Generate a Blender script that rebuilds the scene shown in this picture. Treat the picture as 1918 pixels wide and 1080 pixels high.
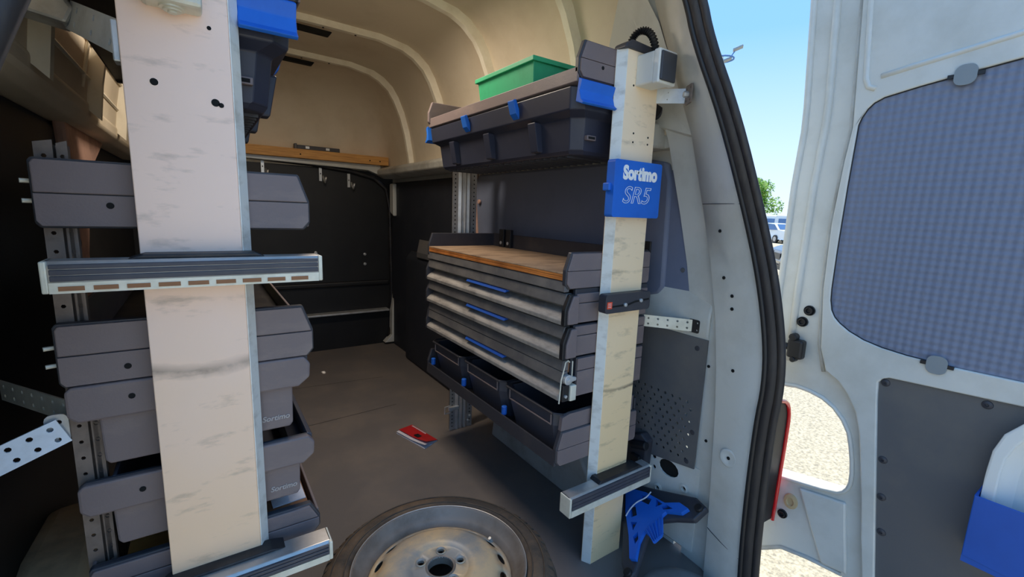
import bpy, math, random
from mathutils import Vector, Matrix
from mathutils.geometry import tessellate_polygon

random.seed(7)
scene = bpy.context.scene
col = scene.collection
for o in list(bpy.data.objects):
    bpy.data.objects.remove(o, do_unlink=True)

# ------------------------------------------------------------------ camera
cam_data = bpy.data.cameras.new('camera')
cam = bpy.data.objects.new('camera', cam_data)
col.objects.link(cam)
cam_data.sensor_fit = 'HORIZONTAL'
cam_data.sensor_width = 36.0
cam_data.lens = 36.0 * 846.0 / 1918.0
cam_data.clip_start = 0.02
cam_data.clip_end = 2000
M3 = Matrix(((0.8270688559614265, 0.06405179910640284, -0.5584393203651498),
             (-0.5609172639661308, 0.15847833656577326, -0.8125616529372375),
             (0.036454498808887306, 0.9852826923632519, 0.16700025642499572)))
cam.matrix_world = Matrix.Translation((0, 0, 1.17)) @ M3.to_4x4()
scene.camera = cam

# ------------------------------------------------------------------ light
world = bpy.data.worlds.new('sky_world')
scene.world = world
world.use_nodes = True
wn = world.node_tree.nodes
wl = world.node_tree.links
wn.clear()
w_out = wn.new('ShaderNodeOutputWorld')
w_bg = wn.new('ShaderNodeBackground')
w_tc = wn.new('ShaderNodeTexCoord')
w_sep = wn.new('ShaderNodeSeparateXYZ')
w_ramp = wn.new('ShaderNodeValToRGB')
w_ramp.color_ramp.elements[0].position = 0.0
w_ramp.color_ramp.elements[0].color = (0.66, 0.80, 0.95, 1)
w_ramp.color_ramp.elements[1].position = 1.0
w_ramp.color_ramp.elements[1].color = (0.14, 0.40, 0.86, 1)
_e = w_ramp.color_ramp.elements.new(0.33)
_e.color = (0.23, 0.49, 0.93, 1)
w_bg.inputs['Strength'].default_value = 0.75
wl.new(w_tc.outputs['Generated'], w_sep.inputs[0])
wl.new(w_sep.outputs['Z'], w_ramp.inputs[0])
wl.new(w_ramp.outputs[0], w_bg.inputs['Color'])
wl.new(w_bg.outputs[0], w_out.inputs['Surface'])

sun_d = bpy.data.lights.new('sun', 'SUN')
sun_d.energy = 4.3
sun_d.angle = math.radians(0.6)
sun_d.color = (1.0, 0.93, 0.80)
sun = bpy.data.objects.new('sun', sun_d)
col.objects.link(sun)
_az, _el = math.radians(35), math.radians(60)      # azimuth from +x toward +y
sdir = Vector((math.cos(_az) * math.cos(_el), math.sin(_az) * math.cos(_el), math.sin(_el)))
sun.rotation_euler = sdir.to_track_quat('Z', 'Y').to_euler()
sun.location = (6, 3, 9)

scene.view_settings.view_transform = 'Standard'
scene.view_settings.look = 'None'
scene.view_settings.gamma = 1.0
scene.view_settings.use_curve_mapping = False
scene.view_settings.exposure = 0.98
scene.cycles.diffuse_bounces = 8
scene.cycles.max_bounces = 14

# ------------------------------------------------------------------ materials
def lin(c):
    return tuple(((v / 255) / 12.92 if v / 255 <= 0.04045 else ((v / 255 + 0.055) / 1.055) ** 2.4) for v in c) + (1.0,)

def mat(name, rgb, rough=0.5, metal=0.0, dirt=None, amt=0.5, scale=6.0, stretch=(1, 1, 1), bump=0.0, bscale=80.0,
        rvar=0.0, spec=0.5, edge=(0.45, 0.7), coat=0.0):
    m = bpy.data.materials.new(name)
    m.use_nodes = True
    nt = m.node_tree
    b = nt.nodes['Principled BSDF']
    b.inputs['Roughness'].default_value = rough
    b.inputs['Metallic'].default_value = metal
    b.inputs['Specular IOR Level'].default_value = spec
    b.inputs['Coat Weight'].default_value = coat
    b.inputs['Base Color'].default_value = lin(rgb)
    if dirt or bump:
        tc = nt.nodes.new('ShaderNodeTexCoord')
        mp = nt.nodes.new('ShaderNodeMapping')
        mp.inputs['Scale'].default_value = stretch
        nt.links.new(tc.outputs['Object'], mp.inputs['Vector'])
    if dirt:
        n = nt.nodes.new('ShaderNodeTexNoise')
        n.inputs['Scale'].default_value = scale
        n.inputs['Detail'].default_value = 8
        n.inputs['Roughness'].default_value = 0.62
        nt.links.new(mp.outputs[0], n.inputs['Vector'])
        r = nt.nodes.new('ShaderNodeMapRange')
        r.inputs['From Min'].default_value = edge[0]
        r.inputs['From Max'].default_value = edge[1]
        r.inputs['To Max'].default_value = amt
        nt.links.new(n.outputs['Fac'], r.inputs['Value'])
        mx = nt.nodes.new('ShaderNodeMix')
        mx.data_type = 'RGBA'
        mx.inputs[6].default_value = lin(rgb)
        mx.inputs[7].default_value = lin(dirt)
        nt.links.new(r.outputs[0], mx.inputs[0])
        nt.links.new(mx.outputs[2], b.inputs['Base Color'])
        if rvar:
            r2 = nt.nodes.new('ShaderNodeMapRange')
            r2.inputs['To Min'].default_value = rough
            r2.inputs['To Max'].default_value = min(1, rough + rvar)
            nt.links.new(r.outputs[0], r2.inputs['Value'])
            nt.links.new(r2.outputs[0], b.inputs['Roughness'])
    if bump:
        n2 = nt.nodes.new('ShaderNodeTexNoise')
        n2.inputs['Scale'].default_value = bscale
        n2.inputs['Detail'].default_value = 4
        nt.links.new(tc.outputs['Object'], n2.inputs['Vector'])
        bp = nt.nodes.new('ShaderNodeBump')
        bp.inputs['Strength'].default_value = bump
        bp.inputs['Distance'].default_value = 0.004
        nt.links.new(n2.outputs['Fac'], bp.inputs['Height'])
        nt.links.new(bp.outputs[0], b.inputs['Normal'])
    return m

MT = {}
MT['paint'] = mat('van_paint', (210, 210, 203), 0.33, 0, (170, 168, 155), 0.45, 5, coat=0.25)
MT['paint_dirty'] = mat('van_paint_dusty', (190, 190, 184), 0.5, 0, (128, 120, 106), 0.7, 7)
MT['roof'] = mat('roof_lining', (228, 214, 190), 0.75, 0, (198, 180, 150), 0.5, 2.5, bump=0.15, bscale=160)
MT['rib'] = mat('roof_rib', (250, 242, 222), 0.5, 0, (214, 198, 168), 0.4, 9)
MT['black'] = mat('black_panel', (20, 20, 22), 0.55, 0, (38, 37, 36), 0.5, 4)
MT['navy'] = mat('dark_lining', (36, 40, 50), 0.62, 0, (52, 54, 60), 0.5, 5)
MT['slate'] = mat('slate_panel', (112, 120, 142), 0.55, 0, (94, 102, 120), 0.6, 3)
MT['slate_dark'] = mat('dark_grey_panel', (92, 92, 94), 0.6, 0, (122, 116, 106), 0.5, 3.5)
MT['floor'] = mat('van_floor', (110, 104, 101), 0.62, 0, (136, 124, 113), 0.6, 3.5, bump=0.12, bscale=220, rvar=0.2)
MT['alu'] = mat('dusty_aluminium', (250, 219, 200), 0.48, 0.05, (150, 132, 116), 0.6, 14, (0.8, 1, 2.6), edge=(0.58, 0.80))
MT['alu_warm'] = mat('dusty_aluminium_sandy', (250, 226, 192), 0.5, 0.05, (150, 130, 104), 0.6, 14, (0.8, 1, 2.6), edge=(0.56, 0.78))
MT['alu_edge'] = mat('bare_aluminium_edge', (236, 236, 228), 0.4, 0.1, (150, 140, 120), 0.6, 12, (1, 1, 2), edge=(0.5, 0.75))
MT['rail'] = mat('rail_aluminium', (200, 196, 192), 0.38, 0.6, (150, 140, 126), 0.5, 14)
MT['zinc'] = mat('zinc_steel', (210, 212, 212), 0.38, 0.55, (160, 156, 148), 0.6, 18)
MT['zinc_cream'] = mat('galvanised_strap', (226, 222, 204), 0.5, 0.2, (180, 172, 150), 0.5, 20)
MT['strapmetal'] = mat('bright_strap_steel', (222, 232, 242), 0.45, 0.0, (184, 192, 198), 0.5, 20)
MT['agedsteel'] = mat('aged_steel', (128, 116, 108), 0.5, 0.3, (84, 70, 60), 0.7, 16)
MT['scoop'] = mat('drawer_recess_dusty', (164, 158, 150), 0.7, 0, (104, 100, 96), 0.8, 10, (3, 1, 1), edge=(0.42, 0.66))
MT['cheek'] = mat('grey_shelf_plastic', (118, 105, 104), 0.5, 0, (148, 132, 122), 0.55, 8, (1, 1, 2.5), bump=0.08, bscale=300, edge=(0.5, 0.78))
MT['cheek_dark'] = mat('charcoal_plastic', (58, 58, 64), 0.48, 0, (92, 86, 82), 0.5, 10, edge=(0.52, 0.8))
MT['bin'] = mat('dark_bin_plastic', (66, 68, 78), 0.42, 0, (100, 94, 90), 0.5, 9, edge=(0.52, 0.78))
MT['case'] = mat('navy_case_plastic', (44, 48, 64), 0.42, 0, (70, 70, 78), 0.5, 9, edge=(0.52, 0.8))
MT['drawer'] = mat('drawer_front_grey', (92, 90, 90), 0.62, 0, (140, 134, 126), 0.6, 9, (3, 1, 1), edge=(0.4, 0.72))
MT['darkmetal'] = mat('dark_metal', (40, 40, 44), 0.45, 0.3, (90, 84, 78), 0.5, 12)
MT['hole'] = mat('hole_black', (8, 8, 8), 0.9)
MT['rubber'] = mat('seal_rubber', (44, 40, 40), 0.5, 0, (72, 66, 60), 0.6, 14, (4, 4, 0.6))
MT['rubber_face'] = mat('ribbed_rubber_face', (66, 66, 74), 0.5, 0, (96, 92, 92), 0.5, 12)
MT['blue'] = mat('blue_plastic', (26, 104, 204), 0.55, 0, (20, 80, 170), 0.5, 9)
MT['blue_deep'] = mat('blue_pocket_plastic', (24, 84, 176), 0.45, 0, (20, 70, 150), 0.4, 6)
MT['white_print'] = mat('white_print', (240, 240, 238), 0.5)
MT['grey_print'] = mat('embossed_print', (168, 160, 156), 0.5)
MT['plywood'] = mat('worn_plywood_top', (168, 140, 112), 0.65, 0, (96, 76, 60), 0.85, 6, (1, 2.2, 1))
MT['plyedge'] = mat('plywood_edge', (214, 136, 66), 0.6, 0, (130, 74, 34), 0.8, 22, (1, 0.4, 8), edge=(0.4, 0.6))
MT['wood'] = mat('pine_board', (224, 166, 92), 0.6, 0, (170, 112, 56), 0.6, 16, (0.4, 1, 6), edge=(0.4, 0.65))
MT['green'] = mat('green_box_plastic', (58, 186, 130), 0.5, 0, (40, 148, 100), 0.5, 9)
MT['socket'] = mat('socket_grey', (218, 218, 210), 0.5)
MT['socket_dark'] = mat('socket_flap', (62, 64, 70), 0.5)
MT['tyre'] = mat('dusty_tyre', (70, 62, 54), 0.8, 0, (122, 98, 74), 0.8, 9, bump=0.4, bscale=90, edge=(0.4, 0.65))
MT['rimpaint'] = mat('steel_rim_paint', (158, 156, 150), 0.45, 0.1, (224, 194, 150), 0.95, 5.5, edge=(0.42, 0.6))
MT['rimlip'] = mat('steel_rim_lip', (150, 138, 126), 0.5, 0.2, (112, 96, 80), 0.7, 10, edge=(0.42, 0.66))
MT['red'] = mat('red_cover', (200, 42, 44), 0.4, 0, (140, 34, 34), 0.5, 14)
MT['paper'] = mat('paper_white', (226, 226, 232), 0.6, 0, (178, 178, 190), 0.5, 30)
MT['redlens'] = mat('red_lens', (214, 22, 30), 0.2, 0, coat=0.5)
MT['gloss_black'] = mat('lamp_black', (14, 14, 15), 0.55)
MT['orange'] = mat('orange_tag', (236, 88, 58), 0.5)
MT['clip'] = mat('grey_clip', (134, 142, 146), 0.4)
MT['hivis'] = mat('hivis_cloth', (170, 180, 40), 0.8)
MT['brown'] = mat('brown_card', (150, 104, 70), 0.75, 0, (100, 66, 44), 0.6, 10)
MT['pinkish'] = mat('painted_pillar', (188, 150, 134), 0.6, 0, (110, 84, 74), 0.6, 7)
MT['arch'] = mat('wheel_arch_paint', (232, 206, 164), 0.55, 0, (120, 98, 70), 0.8, 5)
MT['whiteplastic'] = mat('white_plastic', (222, 224, 220), 0.42, 0, (120, 112, 104), 0.7, 6, edge=(0.55, 0.75))
MT['plug'] = mat('grommet_black', (30, 30, 32), 0.45)
MT['beige_plug'] = mat('beige_plug', (190, 168, 128), 0.5)
MT['leaf'] = mat('tree_leaves', (132, 178, 62), 0.7, 0, (70, 112, 36), 0.8, 1.2)
MT['leaf_dark'] = mat('tree_leaves_deep', (98, 150, 52), 0.7, 0, (54, 92, 32), 0.8, 1.2)
MT['bark'] = mat('bark', (96, 78, 60), 0.9)
MT['carwhite'] = mat('car_white', (236, 238, 238), 0.25, 0, coat=0.5)
MT['cardark'] = mat('car_dark_blue', (38, 46, 64), 0.2, 0.2, coat=0.6)
MT['cargreen'] = mat('car_dark_green', (60, 72, 70), 0.2, 0.2, coat=0.6)
MT['glass'] = mat('tinted_glass', (92, 122, 160), 0.06, 0.3, spec=0.8)
MT['pole'] = mat('mast_steel', (150, 156, 160), 0.5, 0.5)
MT['flood'] = mat('flood_blue', (60, 110, 170), 0.5)
MT['greydrum'] = mat('grey_moulded_cover', (132, 130, 128), 0.6, 0, (104, 98, 92), 0.6, 8)

def asphalt():
    m = bpy.data.materials.new('sunlit_asphalt')
    m.use_nodes = True
    nt = m.node_tree
    b = nt.nodes['Principled BSDF']
    b.inputs['Roughness'].default_value = 0.9
    tc = nt.nodes.new('ShaderNodeTexCoord')
    n = nt.nodes.new('ShaderNodeTexNoise')
    n.inputs['Scale'].default_value = 45
    n.inputs['Detail'].default_value = 6
    n.inputs['Roughness'].default_value = 0.75
    nt.links.new(tc.outputs['Object'], n.inputs['Vector'])
    cr = nt.nodes.new('ShaderNodeValToRGB')
    cr.color_ramp.elements[0].position = 0.34
    cr.color_ramp.elements[0].color = lin((108, 104, 92))
    cr.color_ramp.elements[1].position = 0.58
    cr.color_ramp.elements[1].color = lin((176, 167, 144))
    nt.links.new(n.outputs['Fac'], cr.inputs[0])
    v = nt.nodes.new('ShaderNodeTexVoronoi')
    v.feature = 'DISTANCE_TO_EDGE'
    v.inputs['Scale'].default_value = 0.3
    n3 = nt.nodes.new('ShaderNodeTexNoise')
    n3.inputs['Scale'].default_value = 3
    n3.inputs['Detail'].default_value = 5
    nt.links.new(tc.outputs['Object'], n3.inputs['Vector'])
    mxv = nt.nodes.new('ShaderNodeMix')
    mxv.data_type = 'VECTOR'
    mxv.inputs[0].default_value = 0.2
    nt.links.new(tc.outputs['Object'], mxv.inputs[4])
    nt.links.new(n3.outputs['Color'], mxv.inputs[5])
    nt.links.new(mxv.outputs[1], v.inputs['Vector'])
    lt = nt.nodes.new('ShaderNodeMath')
    lt.operation = 'LESS_THAN'
    lt.inputs[1].default_value = 0.0018
    nt.links.new(v.outputs['Distance'], lt.inputs[0])
    mx = nt.nodes.new('ShaderNodeMix')
    mx.data_type = 'RGBA'
    nt.links.new(lt.outputs[0], mx.inputs[0])
    nt.links.new(cr.outputs[0], mx.inputs[6])
    mx.inputs[7].default_value = lin((84, 80, 70))
    nt.links.new(mx.outputs[2], b.inputs['Base Color'])
    return m
MT['asphalt'] = asphalt()

def warm_light_foot(m, rgb_low, z0, z1):
    """warm light painted into the colour, stronger towards the foot of the post"""
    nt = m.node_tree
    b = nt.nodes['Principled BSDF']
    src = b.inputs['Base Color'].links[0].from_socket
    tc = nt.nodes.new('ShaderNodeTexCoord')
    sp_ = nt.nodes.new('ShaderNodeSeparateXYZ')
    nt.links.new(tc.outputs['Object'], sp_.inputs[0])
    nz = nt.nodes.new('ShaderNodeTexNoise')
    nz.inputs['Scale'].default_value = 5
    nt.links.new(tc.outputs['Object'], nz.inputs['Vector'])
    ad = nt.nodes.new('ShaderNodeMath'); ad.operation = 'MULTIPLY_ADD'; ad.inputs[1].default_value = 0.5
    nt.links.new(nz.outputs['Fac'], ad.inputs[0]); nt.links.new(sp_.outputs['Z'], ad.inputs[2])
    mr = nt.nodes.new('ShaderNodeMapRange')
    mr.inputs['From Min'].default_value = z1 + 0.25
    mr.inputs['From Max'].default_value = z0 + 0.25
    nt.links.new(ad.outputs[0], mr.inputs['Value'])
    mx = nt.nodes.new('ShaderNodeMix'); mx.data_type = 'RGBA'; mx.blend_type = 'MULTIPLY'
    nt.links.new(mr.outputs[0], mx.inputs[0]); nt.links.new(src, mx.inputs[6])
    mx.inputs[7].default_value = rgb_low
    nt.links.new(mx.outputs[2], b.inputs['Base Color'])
def scuff(m, zc, halfw, bow, strength):
    """dark rubbed arc across the post at one height"""
    nt = m.node_tree
    b = nt.nodes['Principled BSDF']
    src = b.inputs['Base Color'].links[0].from_socket
    tc = nt.nodes.new('ShaderNodeTexCoord')
    sp_ = nt.nodes.new('ShaderNodeSeparateXYZ')
    nt.links.new(tc.outputs['Object'], sp_.inputs[0])
    def mth(op, a, b_=None, c=None):
        n_ = nt.nodes.new('ShaderNodeMath'); n_.operation = op
        for i_, v in enumerate((a, b_, c)):
            if v is None: continue
            if isinstance(v, (int, float)): n_.inputs[i_].default_value = v
            else: nt.links.new(v, n_.inputs[i_])
        return n_.outputs[0]
    x2 = mth('MULTIPLY', sp_.outputs['X'], sp_.outputs['X'])
    zz = mth('MULTIPLY_ADD', x2, -bow, sp_.outputs['Z'])
    nz = nt.nodes.new('ShaderNodeTexNoise'); nz.inputs['Scale'].default_value = 30; nz.inputs['Detail'].default_value = 6
    nt.links.new(tc.outputs['Object'], nz.inputs['Vector'])
    d = mth('ABSOLUTE', mth('SUBTRACT', mth('MULTIPLY_ADD', nz.outputs['Fac'], 0.016, zz), zc + 0.008))
    mr = nt.nodes.new('ShaderNodeMapRange')
    mr.inputs['From Min'].default_value = halfw; mr.inputs['From Max'].default_value = 0.0
    mr.inputs['To Max'].default_value = strength
    nt.links.new(d, mr.inputs['Value'])
    fac = mth('MULTIPLY', mr.outputs[0], mth('MULTIPLY_ADD', nz.outputs['Fac'], 1.6, -0.1))
    mx = nt.nodes.new('ShaderNodeMix'); mx.data_type = 'RGBA'
    nt.links.new(fac, mx.inputs[0]); nt.links.new(src, mx.inputs[6])
    mx.inputs[7].default_value = lin((92, 80, 72))
    nt.links.new(mx.outputs[2], b.inputs['Base Color'])
scuff(MT['alu'], 0.868, 0.016, 2.0, 0.75)
scuff(MT['alu_warm'], 0.615, 0.008, 1.5, 0.8)
scuff(MT['alu_warm'], 0.34, 0.006, 0.5, 0.6)
warm_light_foot(MT['alu'], (1.0, 0.93, 0.74, 1), 0.55, 1.1)  # sandy tint stands in for warm light low on the posts
warm_light_foot(MT['alu_warm'], (1.0, 0.92, 0.74, 1), 0.5, 1.3)

def quilted():
    """slate panel with a fine diamond embossing"""
    m = mat('embossed_slate_panel', (118, 126, 146), 0.5)
    nt = m.node_tree
    b = nt.nodes['Principled BSDF']
    tc = nt.nodes.new('ShaderNodeTexCoord')
    sp = nt.nodes.new('ShaderNodeSeparateXYZ')
    nt.links.new(tc.outputs['Object'], sp.inputs[0])
    outs = []
    for sgn in (1, -1):
        mu = nt.nodes.new('ShaderNodeMath'); mu.operation = 'MULTIPLY'; mu.inputs[1].default_value = 1.0 * sgn
        nt.links.new(sp.outputs['Z'], mu.inputs[0])
        ad = nt.nodes.new('ShaderNodeMath'); ad.operation = 'ADD'
        nt.links.new(sp.outputs['Y'], ad.inputs[0]); nt.links.new(mu.outputs[0], ad.inputs[1])
        sc = nt.nodes.new('ShaderNodeMath'); sc.operation = 'MULTIPLY'; sc.inputs[1].default_value = 190
        nt.links.new(ad.outputs[0], sc.inputs[0])
        si = nt.nodes.new('ShaderNodeMath'); si.operation = 'SINE'
        nt.links.new(sc.outputs[0], si.inputs[0])
        outs.append(si)
    pr = nt.nodes.new('ShaderNodeMath'); pr.operation = 'MULTIPLY'
    nt.links.new(outs[0].outputs[0], pr.inputs[0]); nt.links.new(outs[1].outputs[0], pr.inputs[1])
    bp = nt.nodes.new('ShaderNodeBump')
    bp.inputs['Strength'].default_value = 0.4
    bp.inputs['Distance'].default_value = 0.003
    nt.links.new(pr.outputs[0], bp.inputs['Height'])
    nt.links.new(bp.outputs[0], b.inputs['Normal'])
    return m
MT['quilt'] = quilted()

# ------------------------------------------------------------------ mesh helpers
class MB:
    def __init__(s):
        s.v = []
        s.f = []

    def add(s, vs, fs):
        o = len(s.v)
        s.v += [Vector(p) for p in vs]
        s.f += [tuple(i + o for i in f) for f in fs]
        return s

    def box(s, x0, x1, y0, y1, z0, z1):
        return s.add([(x0, y0, z0), (x1, y0, z0), (x1, y1, z0), (x0, y1, z0), (x0, y0, z1), (x1, y0, z1), (x1, y1, z1), (x0, y1, z1)],
                     [(0, 3, 2, 1), (4, 5, 6, 7), (0, 1, 5, 4), (1, 2, 6, 5), (2, 3, 7, 6), (3, 0, 4, 7)])

    def prism(s, poly, axis, a, b):
        n = len(poly)
        def P(p, t):
            return {'x': (t, p[0], p[1]), 'y': (p[0], t, p[1]), 'z': (p[0], p[1], t)}[axis]
        tris = tessellate_polygon([[Vector((p[0], p[1], 0)) for p in poly]])
        fs = [tuple(t) for t in tris] + [tuple(i + n for i in reversed(t)) for t in tris]
        fs += [(i, (i + 1) % n, (i + 1) % n + n, i + n) for i in range(n)]
        return s.add([P(p, a) for p in poly] + [P(p, b) for p in poly], fs)

    def plate(s, outer, holes, O, U, V, N, thick):
        O, U, V, N = Vector(O), Vector(U), Vector(V), Vector(N)
        loops = [outer] + list(holes)
        flat = [p for l in loops for p in l]
        tris = tessellate_polygon([[Vector((p[0], p[1], 0)) for p in l] for l in loops])
        n = len(flat)
        top = [O + U * p[0] + V * p[1] for p in flat]
        bot = [q - N * thick for q in top]
        fs = [tuple(t) for t in tris] + [tuple(i + n for i in reversed(t)) for t in tris]
        k = 0
        for l in loops:
            m = len(l)
            for i in range(m):
                a, b = k + i, k + (i + 1) % m
                fs.append((a, b, b + n, a + n))
            k += m
        return s.add(top + bot, fs)

    def loft(s, loops, closed=True, cap=True):
        m = len(loops[0])
        vs = [p for l in loops for p in l]
        fs = []
        for r in range(len(loops) - 1):
            for i in range(m if closed else m - 1):
                j = (i + 1) % m
                fs.append((r * m + i, r * m + j, (r + 1) * m + j, (r + 1) * m + i))
        if cap and closed:
            fs.append(tuple(reversed(range(m))))
            fs.append(tuple(range((len(loops) - 1) * m, len(loops) * m)))
        return s.add(vs, fs)

    def tube(s, pts, r, n=8, ry=None, cap=True):
        pts = [Vector(p) for p in pts]
        loops = []
        prev = None
        for i, p in enumerate(pts):
            d = (pts[min(i + 1, len(pts) - 1)] - pts[max(i - 1, 0)]).normalized()
            if prev is None:
                a = d.orthogonal().normalized()
            else:
                a = (prev - d * prev.dot(d)).normalized()
            prev = a
            b = d.cross(a)
            rr = r[i] if isinstance(r, (list, tuple)) else r
            loops.append([p + a * (math.cos(2 * math.pi * k / n) * rr) + b * (math.sin(2 * math.pi * k / n) * (rr if ry is None else ry)) for k in range(n)])
        return s.loft(loops, True, cap)

    def cyl(s, p0, p1, r, n=16):
        return s.tube([p0, p1], r, n)

    def lathe(s, prof, n, c=(0, 0, 0), closed=True):
        c = Vector(c)
        m = len(prof)
        vs = []
        for k in range(n):
            a = 2 * math.pi * k / n
            for (r, z) in prof:
                vs.append(c + Vector((r * math.cos(a), r * math.sin(a), z)))
        fs = []
        for k in range(n):
            k2 = (k + 1) % n
            for i in range(m if closed else m - 1):
                j = (i + 1) % m
                fs.append((k * m + i, k2 * m + i, k2 * m + j, k * m + j))
        return s.add(vs, fs)

    def xf(s, M):
        s.v = [M @ p for p in s.v]
        return s

def fix_normals(me):
    import bmesh
    bm = bmesh.new()
    bm.from_mesh(me)
    bmesh.ops.recalc_face_normals(bm, faces=bm.faces)
    bm.to_mesh(me)
    bm.free()

ORIG = {}

def link(o, worldpos, parent):
    col.objects.link(o)
    w = Vector(worldpos)
    if parent is not None:
        o.parent = parent
        o.location = w - ORIG[parent.name]
    else:
        o.location = w
    ORIG[o.name] = w
    return o

def build(name, mb, m, parent=None, bevel=0.0, smooth=False, seg=2, auto=None):
    lo = Vector((min(p.x for p in mb.v), min(p.y for p in mb.v), min(p.z for p in mb.v)))
    hi = Vector((max(p.x for p in mb.v), max(p.y for p in mb.v), max(p.z for p in mb.v)))
    org = Vector(((lo.x + hi.x) / 2, (lo.y + hi.y) / 2, lo.z))
    me = bpy.data.meshes.new(name)
    me.from_pydata([tuple(p - org) for p in mb.v], [], mb.f)
    me.update()
    fix_normals(me)
    me.materials.append(MT[m] if isinstance(m, str) else m)
    o = bpy.data.objects.new(name, me)
    if smooth:
        for p in me.polygons:
            p.use_smooth = True
        if auto is not None:
            me.set_sharp_from_angle(angle=math.radians(auto))
    if bevel:
        md = o.modifiers.new('bevel', 'BEVEL')
        md.width = bevel
        md.segments = seg
        md.limit_method = 'ANGLE'
        md.angle_limit = math.radians(35)
    return link(o, org, parent)

def tag(o, label, cat, group=None, kind=None):
    o['label'] = label
    o['category'] = cat
    if group:
        o['group'] = group
    if kind:
        o['kind'] = kind
    return o

def thing(name, loc, label, cat, group=None, kind=None):
    o = bpy.data.objects.new(name, None)
    o.empty_display_size = 0.05
    link(o, loc, None)
    return tag(o, label, cat, group, kind)

def copies(name, mesh_obj, positions, parent):
    """children sharing mesh data of mesh_obj (already placed at its own spot)"""
    base = ORIG[mesh_obj.name]
    for p in positions:
        c = mesh_obj.copy()
        c.name = name
        col.objects.link(c)
        c.parent = parent
        c.location = Vector(p) - ORIG[parent.name]
        ORIG[c.name] = Vector(p)

def text_mesh(name, body, size, O, U, V, m, parent, offset=0.0, outline=0.0, shear=0.0, extrude=0.0006, xscale=1.0):
    cu = bpy.data.curves.new(name + '_curve', 'FONT')
    cu.body = body
    cu.size = size
    cu.offset = offset
    cu.shear = shear
    cu.extrude = extrude
    if outline:
        cu.fill_mode = 'NONE'
        cu.extrude = 0
        cu.bevel_depth = outline
        cu.bevel_resolution = 1
    t = bpy.data.objects.new(name + '_tmp', cu)
    col.objects.link(t)
    dg = bpy.context.evaluated_depsgraph_get()
    me0 = bpy.data.meshes.new_from_object(t.evaluated_get(dg))
    bpy.data.objects.remove(t, do_unlink=True)
    O, U, V = Vector(O), Vector(U).normalized(), Vector(V).normalized()
    N = U.cross(V)
    mb = MB()
    mb.add([O + U * (v.co.x * xscale) + V * v.co.y + N * v.co.z for v in me0.vertices], [tuple(p.vertices) for p in me0.polygons])
    bpy.data.meshes.remove(me0)
    return build(name, mb, m, parent)

def rrect(x0, x1, z0, z1, r=0.01, n=4):
    out = []
    for cx, cz, a0 in ((x1 - r, z1 - r, 0), (x0 + r, z1 - r, 90), (x0 + r, z0 + r, 180), (x1 - r, z0 + r, 270)):
        for k in range(n + 1):
            a = math.radians(a0 + 90 * k / n)
            out.append((cx + r * math.cos(a), cz + r * math.sin(a)))
    return out

def circle(cx, cz, r, n=10, rz=None, rot=0):
    rz = r if rz is None else rz
    return [(cx + math.cos(2 * math.pi * k / n) * r * math.cos(rot) - math.sin(2 * math.pi * k / n) * rz * math.sin(rot),
             cz + math.cos(2 * math.pi * k / n) * r * math.sin(rot) + math.sin(2 * math.pi * k / n) * rz * math.cos(rot)) for k in range(n)]

X, Y, Z = Vector((1, 0, 0)), Vector((0, 1, 0)), Vector((0, 0, 1))

def interp(tab, t):
    if t <= tab[0][0]:
        return tab[0][1:]
    for a, b in zip(tab, tab[1:]):
        if t <= b[0]:
            k = (t - a[0]) / (b[0] - a[0])
            return tuple(p + (q - p) * k for p, q in zip(a[1:], b[1:]))
    return tab[-1][1:]

# ================================================================== SETTING
XC = 0.51
# ---- outside ground
g = build('ground', MB().box(-60, 140, -60, 140, -0.72, -0.57), 'asphalt')
tag(g, 'sunlit pale asphalt yard outside the van', 'ground', kind='structure')

# ---- van floor
fl = build('floor', MB().box(-0.42, 1.40, 0.5, 3.85, -0.07, 0.0), 'floor')
tag(fl, 'dusty dark grey van load floor', 'floor', kind='structure')
build('sill_edge', MB().box(-0.40, 1.32, 0.44, 0.5, -0.10, -0.004), 'darkmetal', fl, 0.006)
mb = MB()
for x0, y0, x1, y1 in ((0.3, 3.05, 0.98, 2.98), (0.25, 2.45, 0.9, 2.5)):
    d = Vector((x1 - x0, y1 - y0, 0)).normalized()
    n = Vector((-d.y, d.x, 0)) * 0.0015
    mb.add([(x0 - n.x, y0 - n.y, 0.0006), (x1 - n.x, y1 - n.y, 0.0006), (x1 + n.x, y1 + n.y, 0.0006), (x0 + n.x, y0 + n.y, 0.0006)], [(0, 1, 2, 3)])
build('board_joint', mb, 'hole', fl)

# ---- roof
PR = [(0, 2.09), (0.35, 2.085), (0.50, 2.06), (0.565, 2.03), (0.625, 1.98), (0.665, 1.92), (0.71, 1.82), (0.745, 1.70), (0.772, 1.55), (0.785, 1.44)]
def roof_loop(y, k=1.0, off=0.0):
    half = [(dx + off * (0.3 if dx < 0.5 else 1), 1.44 + (z - 1.44) * k + off) for dx, z in PR]
    pts = [(XC + dx, y, z) for dx, z in half] + [(XC - dx, y, z) for dx, z in reversed(half[1:])] if False else \
          [(XC + dx, y, z) for dx, z in reversed(half)] + [(XC - dx, y, z) for dx, z in half[1:]]
    return pts
ROWS = [(0.92, 1), (1.4, 1), (2.0, 1), (2.6, 1), (3.2, 1), (3.42, 0.985), (3.56, 0.93), (3.66, 0.80), (3.72, 0.6), (3.76, 0.3), (3.78, 0.02)]
mb = MB()
mb.loft([roof_loop(y, k) for y, k in ROWS], closed=False)
inner_n = len(mb.v)
mb.loft([roof_loop(y if y < 3.3 else y + 0.06, k, 0.05) for y, k in ROWS], closed=False)
roof = build('ceiling', mb, 'roof', smooth=True, auto=40)
tag(roof, 'beige painted high roof shell above the load space', 'roof', kind='structure')
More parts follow.
